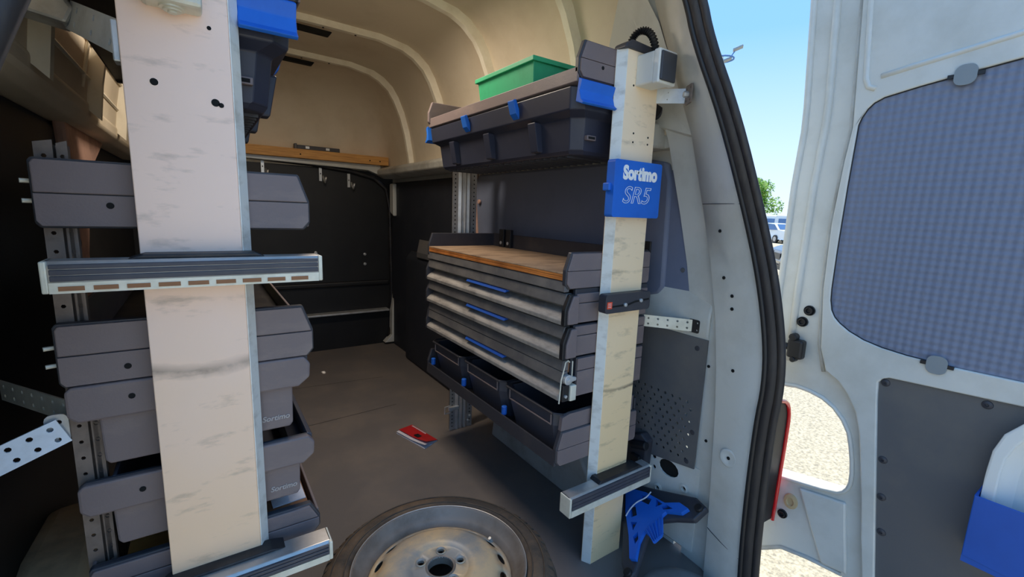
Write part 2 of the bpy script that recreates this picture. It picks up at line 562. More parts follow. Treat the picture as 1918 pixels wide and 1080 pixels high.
def rib(y, w=0.042, d=0.030):
    m = MB()
    lo = []
    for yy, oo in ((y - w / 2, 0.004), (y - w / 2 + 0.006, -d), (y + w / 2 - 0.006, -d), (y + w / 2, 0.004)):
        lo.append(roof_loop(yy, 1.0, oo))
    m.loft(lo, closed=False)
    m.loft([lo[0], lo[3]], closed=False)
    r = build('roof_rib', m, 'rib', roof, smooth=True, auto=50)
    return r
for y in (1.4, 2.0, 2.6, 3.2):
    r = rib(y)
    if y > 1.5:
        mb = MB()
        for dx in (-0.4, -0.2, 0.06, 0.22, 0.38, 0.5):
            mb.lathe([(0, -0.001), (0.005, -0.001), (0.005, 0.002)], 8, (XC + dx, y, 2.052 if abs(dx) < 0.45 else 2.03), closed=False)
        build('rib_hole', mb, 'hole', r)
for y, x in ((2.54, 0.52), (3.14, 0.55)):
    build('roof_lamp_strip', MB().prism([(x - 0.1, 2.055), (x + 0.1, 2.05), (x + 0.085, 2.03), (x - 0.085, 2.034)], 'y', y + 0.085, y + 0.125), 'hole', roof, 0.004)

# unseen fill lamp added on the roof, to brighten the deep load space
def make_fill_lamp(name, c, sx, sy, energy, colr, label, tilt=0.0):
    t = thing(name, (c[0], c[1], c[2]), label, 'lamp')
    build('lamp_housing', MB().box(c[0] - sx / 2 - 0.01, c[0] + sx / 2 + 0.01, c[1] - sy / 2 - 0.01, c[1] + sy / 2 + 0.01, c[2] + 0.004, c[2] + 0.035), 'paint', t, 0.004)
    ld = bpy.data.lights.new(name, 'AREA')
    ld.shape = 'RECTANGLE'
    ld.size = sx
    ld.size_y = sy
    ld.energy = energy
    ld.color = colr
    lo = bpy.data.objects.new('fill_light', ld)
    link(lo, (c[0], c[1], c[2]), t)
    lo.rotation_euler = (tilt, 0, 0)
    return t
make_fill_lamp('added_fill_lamp', (0.44, 1.89, 2.045), 0.50, 0.12, 7, (1.0, 0.86, 0.70), 'unseen fill lamp added on the beige roof')

# ---- right wall
wr = build('wall_right', MB().box(1.345, 1.40, 0.86, 3.84, -0.05, 1.46), 'paint')
tag(wr, 'light grey painted right side wall of the van', 'wall', kind='structure')
build('waist_beam', MB().prism([(1.40, 1.40), (1.24, 1.395), (1.19, 1.415), (1.185, 1.455), (1.215, 1.475), (1.40, 1.475)], 'y', 1.02, 3.70), 'paint_dirty', wr, 0.008, smooth=True, auto=40)
# window infill (one lower moulded sheet and one narrow rear sheet)
win = [(2.345, 1.33), (2.30, 1.372), (1.1, 1.372), (1.02, 1.355), (1.0, 1.30), (0.99, 0.93), (1.01, 0.90), (1.06, 0.885), (2.24, 0.885), (2.28, 0.92)]
build('window_panel', MB().prism(win, 'x', 1.322, 1.35), 'slate', wr, 0.012, smooth=True, auto=40)
win2 = [(1.01, 1.33), (0.95, 1.338), (0.885, 1.325), (0.862, 1.28), (0.848, 1.15), (0.838, 1.0), (0.832, 0.90), (0.845, 0.887), (1.01, 0.887)]
wp2 = build('window_panel', MB().prism(win2, 'x', 1.333, 1.35), 'slate', wr, 0.006)
build('panel_piping', MB().tube([(1.332, p[0], p[1]) for p in win2[1:8]], 0.0035, 6), 'plug', wr)
rv = build('rivet', MB().cyl((1.334, 0.925, 1.13), (1.329, 0.925, 1.13), 0.008, 12), 'slate_dark', wr, 0.002)
copies('rivet', rv, [(1.3315, 0.925, 0.99)], wr)
# waist pressing below window
build('waist_pressing', MB().prism([(1.35, 0.95), (1.335, 0.94), (1.318, 0.86), (1.318, 0.80), (1.335, 0.765), (1.35, 0.76)], 'y', 0.80, 2.24), 'paint', wr, 0.01, smooth=True, auto=40)
# lower panel with punched holes
outer = [(0.80, 0.785), (0.80, 0.335), (1.0, 0.30), (1.12, 0.42), (1.9, 0.42), (1.9, 0.785)]
holes = []
for r in range(10):
    for c in range(9):
        yy = 0.835 + c * 0.030 + (0.015 if r % 2 else 0)
        zz = 0.355 + r * 0.0225
        if yy > 1.0 and zz < 0.33 + (yy - 1.0) * 1.1:
            continue
        holes.append(circle(yy, zz, 0.0052, 8))
build('perforated_panel', MB().plate(outer, holes, (1.322, 0, 0), Y, Z, -X, 0.005), 'slate_dark', wr)
for (yy, zz) in ((0.835, 0.75), (0.82, 0.46), (0.83, 0.35)):
    build('panel_screw', MB().cyl((1.3205, yy, zz), (1.326, yy, zz), 0.009, 12), 'cheek_dark', wr, 0.002)
# lower pressing with openings
outer = [(0.78, 0.34), (0.78, 0.03), (1.3, 0.03), (1.3, 0.34)]
holes = [circle(0.90, 0.285, 0.042, 14, 0.03), circle(0.87, 0.165, 0.035, 14, 0.022), circle(0.965, 0.30, 0.010, 8), circle(0.96, 0.26, 0.008, 8),
         circle(0.83, 0.245, 0.009, 8), circle(0.935, 0.19, 0.009, 8), circle(0.83, 0.2, 0.01, 8)]
build('lower_pressing', MB().plate(outer, holes, (1.328, 0, 0), Y, Z, -X, 0.006), 'paint', wr)
for (yy, zz) in ((0.83, 0.245), (0.935, 0.19)):
    build('boss_ring', MB().lathe([(0.0095, 0), (0.014, 0), (0.017, 0.006), (0.0095, 0.008)], 14).xf(Matrix.Translation((1.33, yy, zz)) @ Matrix.Rotation(-math.pi / 2, 4, 'Y')), 'paint', wr, smooth=True, auto=40)
build('cavity_back', MB().box(1.338, 1.345, 0.78, 1.3, 0.02, 0.36), 'hole', wr)
# dark lining further forward and the pillar between
build('side_pillar', MB().prism([(2.28, 0.0), (2.45, 0.0), (2.44, 0.9), (2.42, 1.40), (2.345, 1.40), (2.285, 1.0)], 'x', 1.315, 1.35), 'pinkish', wr, 0.01)
lin_ = build('side_lining', MB().plate([(2.42, 0.0), (3.74, 0.0), (3.74, 1.37), (2.44, 1.37), (2.42, 1.25)], [], (1.318, 0, 0), Y, Z, -X, 0.03), 'navy', wr, 0.01)
build('lining_fold', MB().prism([(1.318, 0.86), (1.268, 0.80), (1.262, 0.0), (1.318, 0.0)], 'y', 2.45, 3.30), 'navy', wr, 0.02, smooth=True, auto=40)
build('lining_ledge', MB().add([(1.32, 2.46, 0.94), (1.262, 2.46, 0.86), (1.262, 3.06, 0.86), (1.32, 3.15, 0.95), (1.32, 2.46, 0.84), (1.262, 2.46, 0.82), (1.262, 3.06, 0.82), (1.32, 3.15, 0.84)],
      [(0, 1, 2, 3), (4, 7, 6, 5), (0, 4, 5, 1), (1, 5, 6, 2), (2, 6, 7, 3), (3, 7, 4, 0)]), 'slate_dark', wr, 0.006)
build('grab_plate', MB().prism([(3.62, 1.36), (3.70, 1.36), (3.70, 1.13), (3.62, 1.10)], 'x', 1.29, 1.32), 'paint', wr, 0.008)
build('pillar_tab', MB().cyl((1.318, 2.27, 1.22), (1.306, 2.27, 1.22), 0.013, 14), 'pinkish', wr, 0.003)
# rear corner panel of the high roof
build('corner_panel', MB().add([(1.305, 0.88, 1.40), (1.30, 1.28, 1.40), (1.285, 1.28, 1.55), (1.23, 1.24, 1.76), (1.10, 1.06, 1.93), (1.16, 0.97, 1.74), (1.20, 0.94, 1.62), (1.255, 0.885, 1.42)],
      [(0, 1, 2, 7), (7, 2, 3, 6), (6, 3, 5), (5, 3, 4)]), 'paint', wr)
build('panel_slot', MB().prism([(0.955, 1.655), (0.99, 1.69), (1.0, 1.675), (0.975, 1.635)], 'x', 1.19, 1.215), 'hole', wr, 0.004)
build('vent_grommet', MB().lathe([(0.0, 0.012), (0.028, 0.012), (0.034, 0.0), (0.0, 0.0)], 20).xf(Matrix.Translation((1.262, 1.03, 1.52)) @ Matrix.Rotation(-math.pi / 2, 4, 'Y')), 'cheek_dark', wr, smooth=True, auto=40)

# wheel arch right
arch_prof = [(1.9, 0), (1.885, 0.09), (1.83, 0.17), (1.72, 0.22), (1.55, 0.24), (1.32, 0.24), (1.22, 0.2), (1.15, 0.1), (1.14, 0)]
build('wheel_arch', MB().prism(arch_prof, 'x', 1.205, 1.35), 'paint_dirty', wr, 0.03, smooth=True, auto=40, seg=3)

# ---- left wall
wlf = build('wall_left', MB().box(-0.43, -0.375, 0.86, 3.84, -0.05, 1.46), 'navy')
tag(wlf, 'shaded left side wall of the van', 'wall', kind='structure')
build('side_lining', MB().plate([(0.9, 0.05), (3.74, 0.05), (3.74, 1.38), (0.9, 1.38)], [], (-0.365, 0, 0), Y, Z, X, 0.012), 'black', wlf)
build('waist_beam', MB().prism([(-0.43, 1.40), (-0.30, 1.395), (-0.272, 1.415), (-0.268, 1.455), (-0.285, 1.475), (-0.43, 1.475)], 'y', 0.93, 3.70), 'roof', wlf, 0.008, smooth=True, auto=40)
build('roof_seam', MB().tube([(-0.263, 0.95, 1.53), (-0.263, 3.5, 1.53)], 0.006, 6), 'rib', wlf)
build('roof_seam', MB().tube([(-0.243, 0.95, 1.63), (-0.243, 3.4, 1.63)], 0.005, 6), 'rib', wlf)
build('roof_seam', MB().tube([(-0.268, 1.9, 1.49), (-0.235, 1.9, 1.66)], 0.005, 6), 'rib', wlf)
build('side_pillar', MB().prism([(1.90, 0.25), (2.12, 0.25), (2.16, 0.97), (2.34, 1.25), (2.75, 1.41), (2.02, 1.41), (2.04, 1.28), (1.93, 0.98)], 'x', -0.368, -0.335), 'pinkish', wlf, 0.01)
build('pillar_bolt', MB().lathe([(0, 0.006), (0.012, 0.006), (0.018, 0.0), (0, 0)], 14).xf(Matrix.Translation((-0.335, 2.0, 1.02)) @ Matrix.Rotation(math.pi / 2, 4, 'Y')), 'cheek_dark', wlf)
al = MB()
al.prism([(0.80, 0), (0.83, 0.14), (0.92, 0.27), (1.06, 0.36), (1.25, 0.40), (1.5, 0.38), (1.7, 0.28), (1.83, 0.12), (1.86, 0)], 'x', -0.375, -0.235)
build('wheel_arch', al, 'arch', wlf, 0.03, smooth=True, auto=40, seg=3)

# ---- bulkhead
wf = build('wall_front', MB().box(-0.42, 1.40, 3.78, 3.84, -0.05, 1.50), 'black')
tag(wf, 'black bulkhead between load space and cab', 'wall', kind='structure')
build('bulkhead_pressing', MB().prism([(-0.3, 0.52), (1.30, 0.52), (1.30, 0.56), (-0.3, 0.56)], 'y', 3.755, 3.79), 'black', wf, 0.012)
build('floor_strip', MB().box(-0.3, 1.28, 3.70, 3.78, 0.30, 0.315), 'zinc', wf, 0.003)
build('bulkhead_arch', MB().tube([(0.2, 3.76, 1.49), (0.7, 3.76, 1.47), (1.0, 3.76, 1.44), (1.18, 3.76, 1.40), (1.28, 3.76, 1.32), (1.31, 3.76, 1.15), (1.32, 3.76, 0.6), (1.32, 3.76, 0.15), (1.28, 3.76, 0.02)], 0.016, 8), 'darkmetal', wf, smooth=True)
build('white_return', MB().prism([(1.345, 0.62), (1.305, 0.3), (1.30, 0.08), (1.24, 0.02), (1.35, 0.02)], 'y', 3.70, 3.77), 'paint', wf, 0.004)
build('lining_header', MB().prism([(0.15, 1.475), (1.12, 1.455), (1.22, 1.42), (1.22, 1.50), (0.15, 1.50)], 'y', 3.71, 3.78), 'paint', wf, 0.004)
bd = build('overhead_board', MB().box(-0.40, 1.27, 3.66, 3.80, 1.498, 1.562), 'wood', wf, 0.002)
for x in (0.62, 1.12, 1.2):
    build('board_screw', MB().cyl((x, 3.661, 1.525), (x, 3.656, 1.525), 0.005, 10), 'hole', bd)
for x, z0 in ((0.385, 1.372), (0.775, 1.35), (0.985, 1.315)):
    hk = build('hook_strip', MB().box(x - 0.010, x + 0.010, 3.772, 3.782, z0, z0 + 0.105), 'zinc', wf)
    build('hook', MB().tube([(x + 0.02, 3.77, z0 + 0.04), (x + 0.02, 3.745, z0 + 0.005), (x + 0.022, 3.725, z0 - 0.012), (x + 0.026, 3.71, z0 + 0.03)], 0.007, 8), 'zinc', hk, smooth=True)
    build('slot', MB().box(x - 0.003, x + 0.003, 3.770, 3.7725, z0 + 0.05, z0 + 0.06), 'hole', hk)
for x, z in ((0.72, 0.80), (0.72, 0.72), (1.10, 0.78), (1.10, 0.70)):
    build('bulkhead_bolt', MB().cyl((x, 3.78, z), (x, 3.765, z), 0.012, 10), 'zinc', wf, 0.003)
build('diagonal_strut', MB().tube([(0.33, 3.70, 0.42), (0.08, 3.70, 0.78)], 0.02, 8), 'slate_dark', wf)
build('strut_loop', MB().tube([(0.20, 3.70, 0.62), (0.24, 3.68, 0.60), (0.25, 3.67, 0.55), (0.22, 3.67, 0.50), (0.18, 3.69, 0.50)], 0.010, 8), 'zinc', wf, smooth=True)

# black tool bar lying on the overhead board
t = thing('spirit_level', (0.76, 3.70, 1.562), 'black slotted bar lying on the orange overhead board', 'tool')
build('bar_body', MB().box(0.60, 0.90, 3.68, 3.72, 1.562, 1.592), 'cheek_dark', t, 0.004)
build('end_cap', MB().box(0.585, 0.602, 3.675, 3.725, 1.5618, 1.600), 'slate_dark', t, 0.003)
for x in (0.66, 0.80):
    build('print_window', MB().box(x, x + 0.025, 3.678, 3.681, 1.570, 1.586), 'zinc', t)

# ---- rear frame
FR = [((1.28, .575, -.06), (1.30, .709, -.06)), ((1.28, .59, .12), (1.30, .714, .12)), ((1.28, .60, .33), (1.30, .723, .33)), ((1.28, .602, .6), (1.30, .738, .592)), ((1.28, .594, .716), (1.30, .75, .716)),
      ((1.28, .605, .838), (1.30, .768, .85)), ((1.261, .637, 1.015), (1.295, .80, 1.02)), ((1.235, .682, 1.188), (1.285, .84, 1.19)),
      ((1.152, .733, 1.4355), (1.25, .885, 1.42)), ((1.088, .79, 1.62), (1.20, .94, 1.62)), ((1.062, .808, 1.721), (1.165, .97, 1.74)),
      ((.99, .84, 1.86), (1.10, 1.0, 1.93)), ((.85, .86, 1.95), (.93, 1.0, 2.045)), ((.51, .87, 2.0), (.51, 1.0, 2.09))]
def frame_rows(mir=False):
    rows = []
    for S, L in FR:
        S, L = Vector(S), Vector(L)
        out = Vector((1, 0, 0)) if S.z < 1.7 else Vector((0.3, 0, 1))
        if S.z > 1.9:
            out = Vector((0, 0, 1))
        O1 = S + out * 0.05 + Vector((0, 0.03, 0))
        O2 = S + out * 0.085 + Vector((0, 0.10, 0))
        O3 = L + out * 0.10 + Vector((0, 0.06, 0))
        mid = S.lerp(L, 0.5) + Vector((-0.006, 0, 0))
        s1 = S + Vector((0.012, -0.006, 0))
        L1 = L + Vector((0.0, 0.004, 0)) + out * 0.020
        L2 = L + out * 0.028 + Vector((0, 0.025, 0))
        L3 = L + out * 0.035 + Vector((0, 0.11, 0))
        row = [O1, s1, S, S.lerp(L, 0.12) + Vector((-0.006, 0, 0)), mid, L, L1, L2, L3, O3, O2]
        if mir:
            row = [Vector((2 * XC - p.x, p.y, p.z)) for p in row]
        rows.append(row)
    return rows
for mir in (False, True):
    mb = MB().loft(frame_rows(mir), closed=True)
    side = 'left' if mir else 'right'
    w = build('wall_rear_' + side, mb, 'paint', smooth=True, auto=50)
    tag(w, 'white painted %s rear door pillar of the van' % side, 'pillar', kind='structure')
    if not mir:
        pillar = w
# body seam lines and punched holes of the right pillar
def fpt(u, z, off=0.003):
    """point on the right pillar face: u 0 at the seal, 1 at the inner edge"""
    for (S0, L0), (S1, L1) in zip(FR, FR[1:]):
        if S1[2] >= z:
            k = (z - S0[2]) / (S1[2] - S0[2])
            S = Vector(S0).lerp(Vector(S1), k)
            L = Vector(L0).lerp(Vector(L1), k)
            p = S.lerp(L, u)
            bulge = 0.006 * (1 - abs(u - 0.5) * 2) ** 0.5
            return p + Vector((-bulge - off, 0, 0)), (L - S).normalized()
hp, hd = fpt(0.55, 1.10, 0.0)
hole = None
for u, z in ((0.62, 1.135), (0.70, 0.995), (0.55, 0.945), (0.58, 0.905), (0.60, 0.725), (0.52, 0.455)):
    p, d = fpt(u, z, 0.0005)
    m = MB().cyl(p + Vector((0.001, 0, 0)), p + Vector((-0.001, 0.0002, 0)), 0.0052, 10)
    build('screw_hole', m, 'hole', pillar)
p, d = fpt(0.52, 0.455, 0.001)
build('dimple', MB().lathe([(0.006, 0.0), (0.016, -0.001), (0.024, 0.004), (0.029, 0.0)], 20, closed=False).xf(Matrix.Translation(p) @ Matrix.Rotation(-math.pi / 2, 4, 'Y')), 'paint', pillar, smooth=True)
for (zz, u0, u1) in ((1.215, 0.02, 0.98), (0.16, 0.05, 1.0)):
    pts = [fpt(u0 + (u1 - u0) * k / 8, zz + (0.0 if zz > 1 else 0.02 * k / 8), 0.0002)[0] for k in range(9)]
    build('body_seam', MB().tube(pts, 0.0011, 6), 'cheek_dark', pillar)
pts = []
for y, z in ((0.93, 1.45), (0.925, 1.55), (1.0, 1.70)):
    pass
for z in (1.13, 0.99, 0.84, 0.70, 0.45):
    y = interp([(0.33, .735), (.6, .75), (.85, .78), (1.02, .812), (1.19, .852)], z)[0]
    build('screw_hole', MB().cyl((1.327, y + 0.03, z), (1.333, y + 0.03, z), 0.005, 10), 'hole', pillar)

# weather seal all round
path = [Vector(S) + Vector((0.004, -0.026, 0.0)) for S, L in FR]
full = path + [Vector((2 * XC - p.x, p.y, p.z)) for p in reversed(path[:-1])]
def smooth_path(pts, it=2):
    for _ in range(it):
        q = [pts[0]]
        for a, b in zip(pts, pts[1:]):
            q += [a.lerp(b, 0.25), a.lerp(b, 0.75)]
        q.append(pts[-1])
        pts = q
    return pts
sp = smooth_path(full)
t = build('trim_1', MB().tube([p + Vector((0.006, 0.006, 0)) for p in sp], 0.021, 10), 'rubber', smooth=True)
tag(t, 'black rubber weather seal around the rear opening', 'seal', kind='structure')
build('seal_lip', MB().tube([p + Vector((0.0, -0.018, 0)) for p in sp], 0.011, 8), 'rubber', t, smooth=True)
build('seal_lip', MB().tube([p + Vector((-0.012, 0.020, 0)) for p in sp], 0.0075, 8), 'plug', t, smooth=True)

# outer body below and beside the opening
t = thing('rear_bumper', (XC, 0.45, -0.35), 'dark grey plastic rear bumper below the load sill', 'bumper')
build('bumper_shell', MB().prism([(0.36, -0.12), (0.60, -0.10), (0.60, -0.40), (0.42, -0.42), (0.34, -0.30)], 'x', -0.38, 1.38), 'cheek_dark', t, 0.03, seg=3)
build('bumper_corner', MB().lathe([(0.0, -0.42), (0.14, -0.42), (0.17, -0.30), (0.16, -0.12), (0.0, -0.10)], 24, (1.32, 0.58, 0)), 'cheek_dark', t, smooth=True, auto=40)

t = thing('tail_lamp', (1.40, 0.60, 0.25), 'red and black tall tail lamp beside the open right door', 'lamp')
tl = [(1.333, 0.265), (1.405, 0.260), (1.417, 0.57), (1.410, 0.617), (1.388, 0.647), (1.333, 0.662)]
build('lamp_housing', MB().prism(tl, 'y', 0.575, 0.66), 'gloss_black', t, 0.004)
rim_pts = [(1.406, 0.573, 0.258), (1.419, 0.573, 0.57), (1.412, 0.573, 0.619), (1.390, 0.573, 0.650), (1.335, 0.573, 0.664)]
build('red_lens', MB().tube(smooth_path([Vector(p) for p in rim_pts], 1), 0.006, 8), 'redlens', t, smooth=True)
build('lens_flank', MB().prism([(0.575, 0.26), (0.68, 0.265), (0.68, 0.64), (0.575, 0.60)], 'x', 1.414, 1.422), 'redlens', t, 0.004)

# ---- right rear door, swung open
DX = 1.44
def dpl(outer, holes, off, thick):
    """plate in the open door's plane; first coordinate = distance from the hinge line, off = how far proud of the inner skin"""
    return MB().plate(outer, holes, (DX - off, 0.60, 0), -Y, Z, -X, thick)
door = build('door_1', dpl([(-.078, 1.98), (-.078, 1.777), (-.058, 1.493), (-.052, 1.44), (-.056, 1.425), (-.064, 1.271), (-.063, .97), (-.06, .70), (-.014, .677), (.042, .687),
                            (.084, .682), (.114, .67), (.143, .647), (.164, .619), (.176, .585), (.183, .548), (.193, .474), (.192, .452), (.183, .434), (.162, .422), (.03, .397), (-.06, .383),
                            (-.06, .10), (-.011, .114), (.05, .161), (.09, .172), (.124, .177), (.207, .186), (.26, .16), (.27, -.25), (.82, -.25), (.82, 1.98)], [], 0, 0.05), 'paint', None, 0.006)
tag(door, 'open white right rear door with grey infill panels', 'door', kind='structure')
# raised inner structure
crease = [(.048, 1.98), (.054, 1.733), (.075, 1.419), (.068, 1.338), (.060, 1.168), (.064, .991), (.080, .825), (.100, .765), (.134, .745), (.160, .715), (.184, .674), (.200, .62), (.210, .561), (.228, .45), (.242, .342), (.261, .224), (.29, -.25),
          (.80, -.25), (.80, 1.98)]
wpan = [(.72, 1.545), (.50, 1.535), (.359, 1.521), (.283, 1.510), (.20, 1.497), (.133, 1.484), (.113, 1.474), (.101, 1.461), (.091, 1.442), (.086, 1.424), (.083, 1.268), (.082, 1.097), (.083, .994), (.085, .962), (.091, .935),
        (.101, .917), (.115, .903), (.14, .886), (.174, .871), (.215, .861), (.266, .855), (.338, .852), (.461, .853), (.72, .853)]
lpan = [(.72, .812), (.469, .801), (.240, .789), (.228, .783), (.221, .770), (.223, .74), (.227, .706), (.286, .244), (.34, -.2), (.72, -.2)]
rim = dpl(crease, [wpan, lpan], 0.022, 0.03)
build('inner_frame', rim, 'paint', door, 0.010, seg=3)
build('upper_panel', dpl(wpan, [], 0.016, 0.012), 'quilt', door, 0.003)
build('lower_panel', dpl(lpan, [], 0.014, 0.010), 'slate_dark', door)
def dtube(pts, r, off):
    return MB().tube([(DX - off, 0.60 - s, z) for s, z in pts], r, 8)
build('panel_outline', dtube(wpan[2:22], 0.0022, 0.017), 'plug', door)
build('hinge_bead', dtube([(-.018, 1.98), (-.014, 1.777), (.002, 1.493), (.002, 1.44), (-.006, 1.271), (-.008, .97), (-.006, .76)], 0.011, -0.002), 'paint', door, smooth=True)
build('hinge_bead', dtube([(-.072, 1.98), (-.072, 1.777), (-.053, 1.493), (-.051, 1.425), (-.058, 1.271), (-.058, .97), (-.054, .74)], 0.009, 0.0), 'paint', door, smooth=True)
build('sealer_bead', dtube([(.042, 1.98), (.047, 1.733), (.067, 1.419), (.060, 1.338), (.052, 1.168), (.056, .991), (.071, .83), (.09, .755)], 0.005, 0.004), 'paint_dirty', door, smooth=True)
build('frame_bead', dtube([(.070, 1.98), (.072, 1.727), (.088, 1.535), (.096, 1.515), (.112, 1.507)], 0.007, 0.020), 'paint', door, smooth=True)
build('frame_bead', dtube([(.12, 1.535), (.20, 1.548), (.36, 1.572), (.6, 1.60)], 0.008, 0.018), 'paint', door, smooth=True)
build('notch_lip', dtube(smooth_path([Vector((a, b, 0)) for a, b in [(-.05, .690), (-.014, .681), (.042, .691), (.116, .674), (.167, .621), (.187, .549), (.197, .474), (.189, .437), (.164, .417), (.03, .392), (-.05, .38)]], 1)
      and [(p.x, p.y) for p in smooth_path([Vector((a, b, 0)) for a, b in [(-.05, .690), (-.014, .681), (.042, .691), (.116, .674), (.167, .621), (.187, .549), (.197, .474), (.189, .437), (.164, .417), (.03, .392), (-.05, .38)]], 1)], 0.006, 0.002), 'paint', door, smooth=True)
build('flap_lip', dtube([(-.05, .105), (-.011, .118), (.05, .165), (.124, .181), (.21, .190)], 0.006, 0.002), 'paint_dirty', door, smooth=True)
build('flap_fold', dpl([(.075, .385), (.13, .395), (.195, .405), (.205, .33), (.225, .20), (.16, .19)], [], 0.010, 0.012), 'paint', door, 0.008)
def dplug(s, z, r, m, name, off=0.006):
    prof = [(0.0, 0.004), (r * 0.4, 0.004), (r * 0.5, 0.010), (r * 0.68, 0.010), (r * 0.74, 0.004), (r * 0.95, 0.006), (r, 0.0)]
    return build(name, MB().lathe(prof, 20, closed=False).xf(Matrix.Translation((DX - off + 0.006, 0.60 - s, z)) @ Matrix.Rotation(-math.pi / 2, 4, 'Y')), m, door, smooth=True, auto=40)
for s, z, r, m, nm in ((.031, .920, .015, 'plug', 'rubber_grommet'), (.017, .884, .015, 'plug', 'rubber_grommet'), (.040, .275, .014, 'plug', 'rubber_grommet')):
    dplug(s, z, r, m, nm)
build('drain_plug', MB().lathe([(0, 0.002), (0.009, 0.002), (0.011, 0.007), (0.018, 0.006), (0.020, 0.0)], 20, closed=False).xf(Matrix.Translation((DX, 0.543, 0.327)) @ Matrix.Rotation(-math.pi / 2, 4, 'Y') @ Matrix.Diagonal((1.25, 1, 1, 1))), 'beige_plug', door, smooth=True, auto=40)
for s, z, flip in ((.277, 1.505, 1), (.324, .850, -1)):
    c = build('panel_clip', MB().plate(rrect(-0.019, 0.019, -0.022, 0.022, 0.015, 5), [], (DX - 0.027, 0.60 - s, z), -Y, Z, -X, 0.004), 'clip', door, 0.0015)
    build('clip_pin', MB().box(DX - 0.026, DX - 0.02, 0.60 - s - 0.03, 0.60 - s + 0.03, z - 0.004, z + 0.004), 'plug', c)
for s, z in ((.234, .773), (.417, .784), (.257, .570), (.281, .376), (.268, .470)):
    build('panel_rivet', MB().lathe([(0, 0.001), (0.003, 0.001), (0.0035, 0.004), (0.009, 0.002), (0.010, 0)], 14, closed=False).xf(Matrix.Translation((DX - 0.014, 0.60 - s, z)) @ Matrix.Rotation(-math.pi / 2, 4, 'Y')), 'cheek_dark', door, smooth=True, auto=40)
# hinge
h = build('hinge', MB().box(DX - 0.030, DX + 0.0, 0.562, 0.605, 0.775, 0.832), 'plug', door, 0.007)
build('hinge_arm', MB().tube([(DX - 0.015, 0.60, 0.805), (DX - 0.03, 0.635, 0.808), (DX - 0.05, 0.70, 0.81)], 0.010, 8), 'plug', h)
build('hinge_bolt', MB().cyl((DX - 0.032, 0.592, 0.838), (DX - 0.006, 0.592, 0.838), 0.011, 12), 'plug', h, 0.003)
build('hinge_bolt', MB().cyl((DX - 0.032, 0.585, 0.772), (DX - 0.006, 0.585, 0.772), 0.008, 12), 'plug', h, 0.003)

# blue document pocket on the lower door panel, with a white tray behind
t = thing('document_pocket', (DX - 0.03, 0.10, 0.42), 'bright blue plastic pocket fixed to the open door', 'pocket')
pk = MB()
px0, px1 = DX - 0.075, DX - 0.0745
pocket_out = [(.435, .605), (.70, .625), (.70, .415), (.455, .435)]
pk.plate([(.437, .600), (.70, .603), (.70, .44), (.437, .455)], [], (DX - 0.088, 0.60, 0), -Y, Z, -X, 0.004)
build('pocket_front', pk, 'blue_deep', t, 0.0015)
build('pocket_side', MB().box(DX - 0.086, DX - 0.014, 0.159, 0.163, 0.455, 0.600), 'blue_deep', t)
build('pocket_floor', MB().box(DX - 0.086, DX - 0.014, -0.10, 0.163, 0.440, 0.455), 'blue_deep', t)
t = thing('plastic_tray', (DX - 0.04, 0.05, 0.45), 'white rounded plastic tray standing in the blue pocket', 'tray')
def tray_out(k):
    return [(s0, z0) for s0, z0 in [(.4425 + k, .455), (.4425 + k, .654), (.445 + k, .70 - k * .4), (.456 + k * .9, .742 - k), (.480 + k * .6, .777 - k), (.514, .795 - k), (.69, .80 - k), (.69, .455)]]
build('tray_rim', MB().plate(tray_out(0), [tray_out(0.022)[:-2] + [(.67, .778), (.67, .47), (.47, .47)]], (DX - 0.062, 0.60, 0), -Y, Z, -X, 0.010), 'whiteplastic', t, 0.004)
build('tray_wall', MB().loft([[(DX - 0.055, 0.60 - s, z) for s, z in tray_out(0.015)], [(DX - 0.03, 0.60 - s, z) for s, z in tray_out(0.045)]], closed=False), 'whiteplastic', t, smooth=True, auto=40)
build('tray_base', MB().plate(tray_out(0.04), [], (DX - 0.03, 0.60, 0), -Y, Z, -X, 0.006), 'whiteplastic', t)

# ================================================================== RACKS
def post_profile(aisle_right, x0, x1):
    if aisle_right:
        return [(x0, 0.95), (x1, 0.95), (x1 + 0.015, 0.977), (x1 + 0.015, 0.9815), (x0, 0.9815)]
    return [(x0 - 0.015, 0.977), (x0, 0.95), (x1, 0.95), (x1, 0.9815), (x0 - 0.015, 0.9815)]

def upright(parent, aisle_right, x0, x1, z1, m):
    poly = post_profile(aisle_right, x0, x1)
    o = build('upright_post', MB().prism(poly, 'z', 0.0, z1), m, parent, 0.0015)
    if aisle_right:
        ed = [(x1 + 0.0004, 0.9495), (x1 + 0.0154, 0.9765), (x1 + 0.0164, 0.9775), (x1 + 0.0017, 0.9497)]
    else:
        ed = [(x0 - 0.0004, 0.9495), (x0 - 0.0154, 0.9765), (x0 - 0.0164, 0.9775), (x0 - 0.0017, 0.9497)]
    build('post_edge', MB().prism(ed, 'z', 0.001, z1 - 0.002), 'alu_edge', o)
    return o

def cheek_poly(x0, x1, z0, z1, right, c=0.018):
    h = z1 - z0
    p = [(x0 + 0.006, z0), (x1 - 0.012, z0), (x1, z0 + 0.014), (x1, z0 + h * 0.52), (x1 - c, z1), (x0 + 0.004, z1), (x0, z1 - 0.006), (x0, z0 + 0.008)]
    if not right:
        p = [(x0 + x1 - a, b) for a, b in reversed(p)]
    return p

def scale_poly(p, k):
    cx = sum(a for a, b in p) / len(p); cz = sum(b for a, b in p) / len(p)
    return [(a + (k if a < cx else -k), b + (k if b < cz else -k)) for a, b in p]

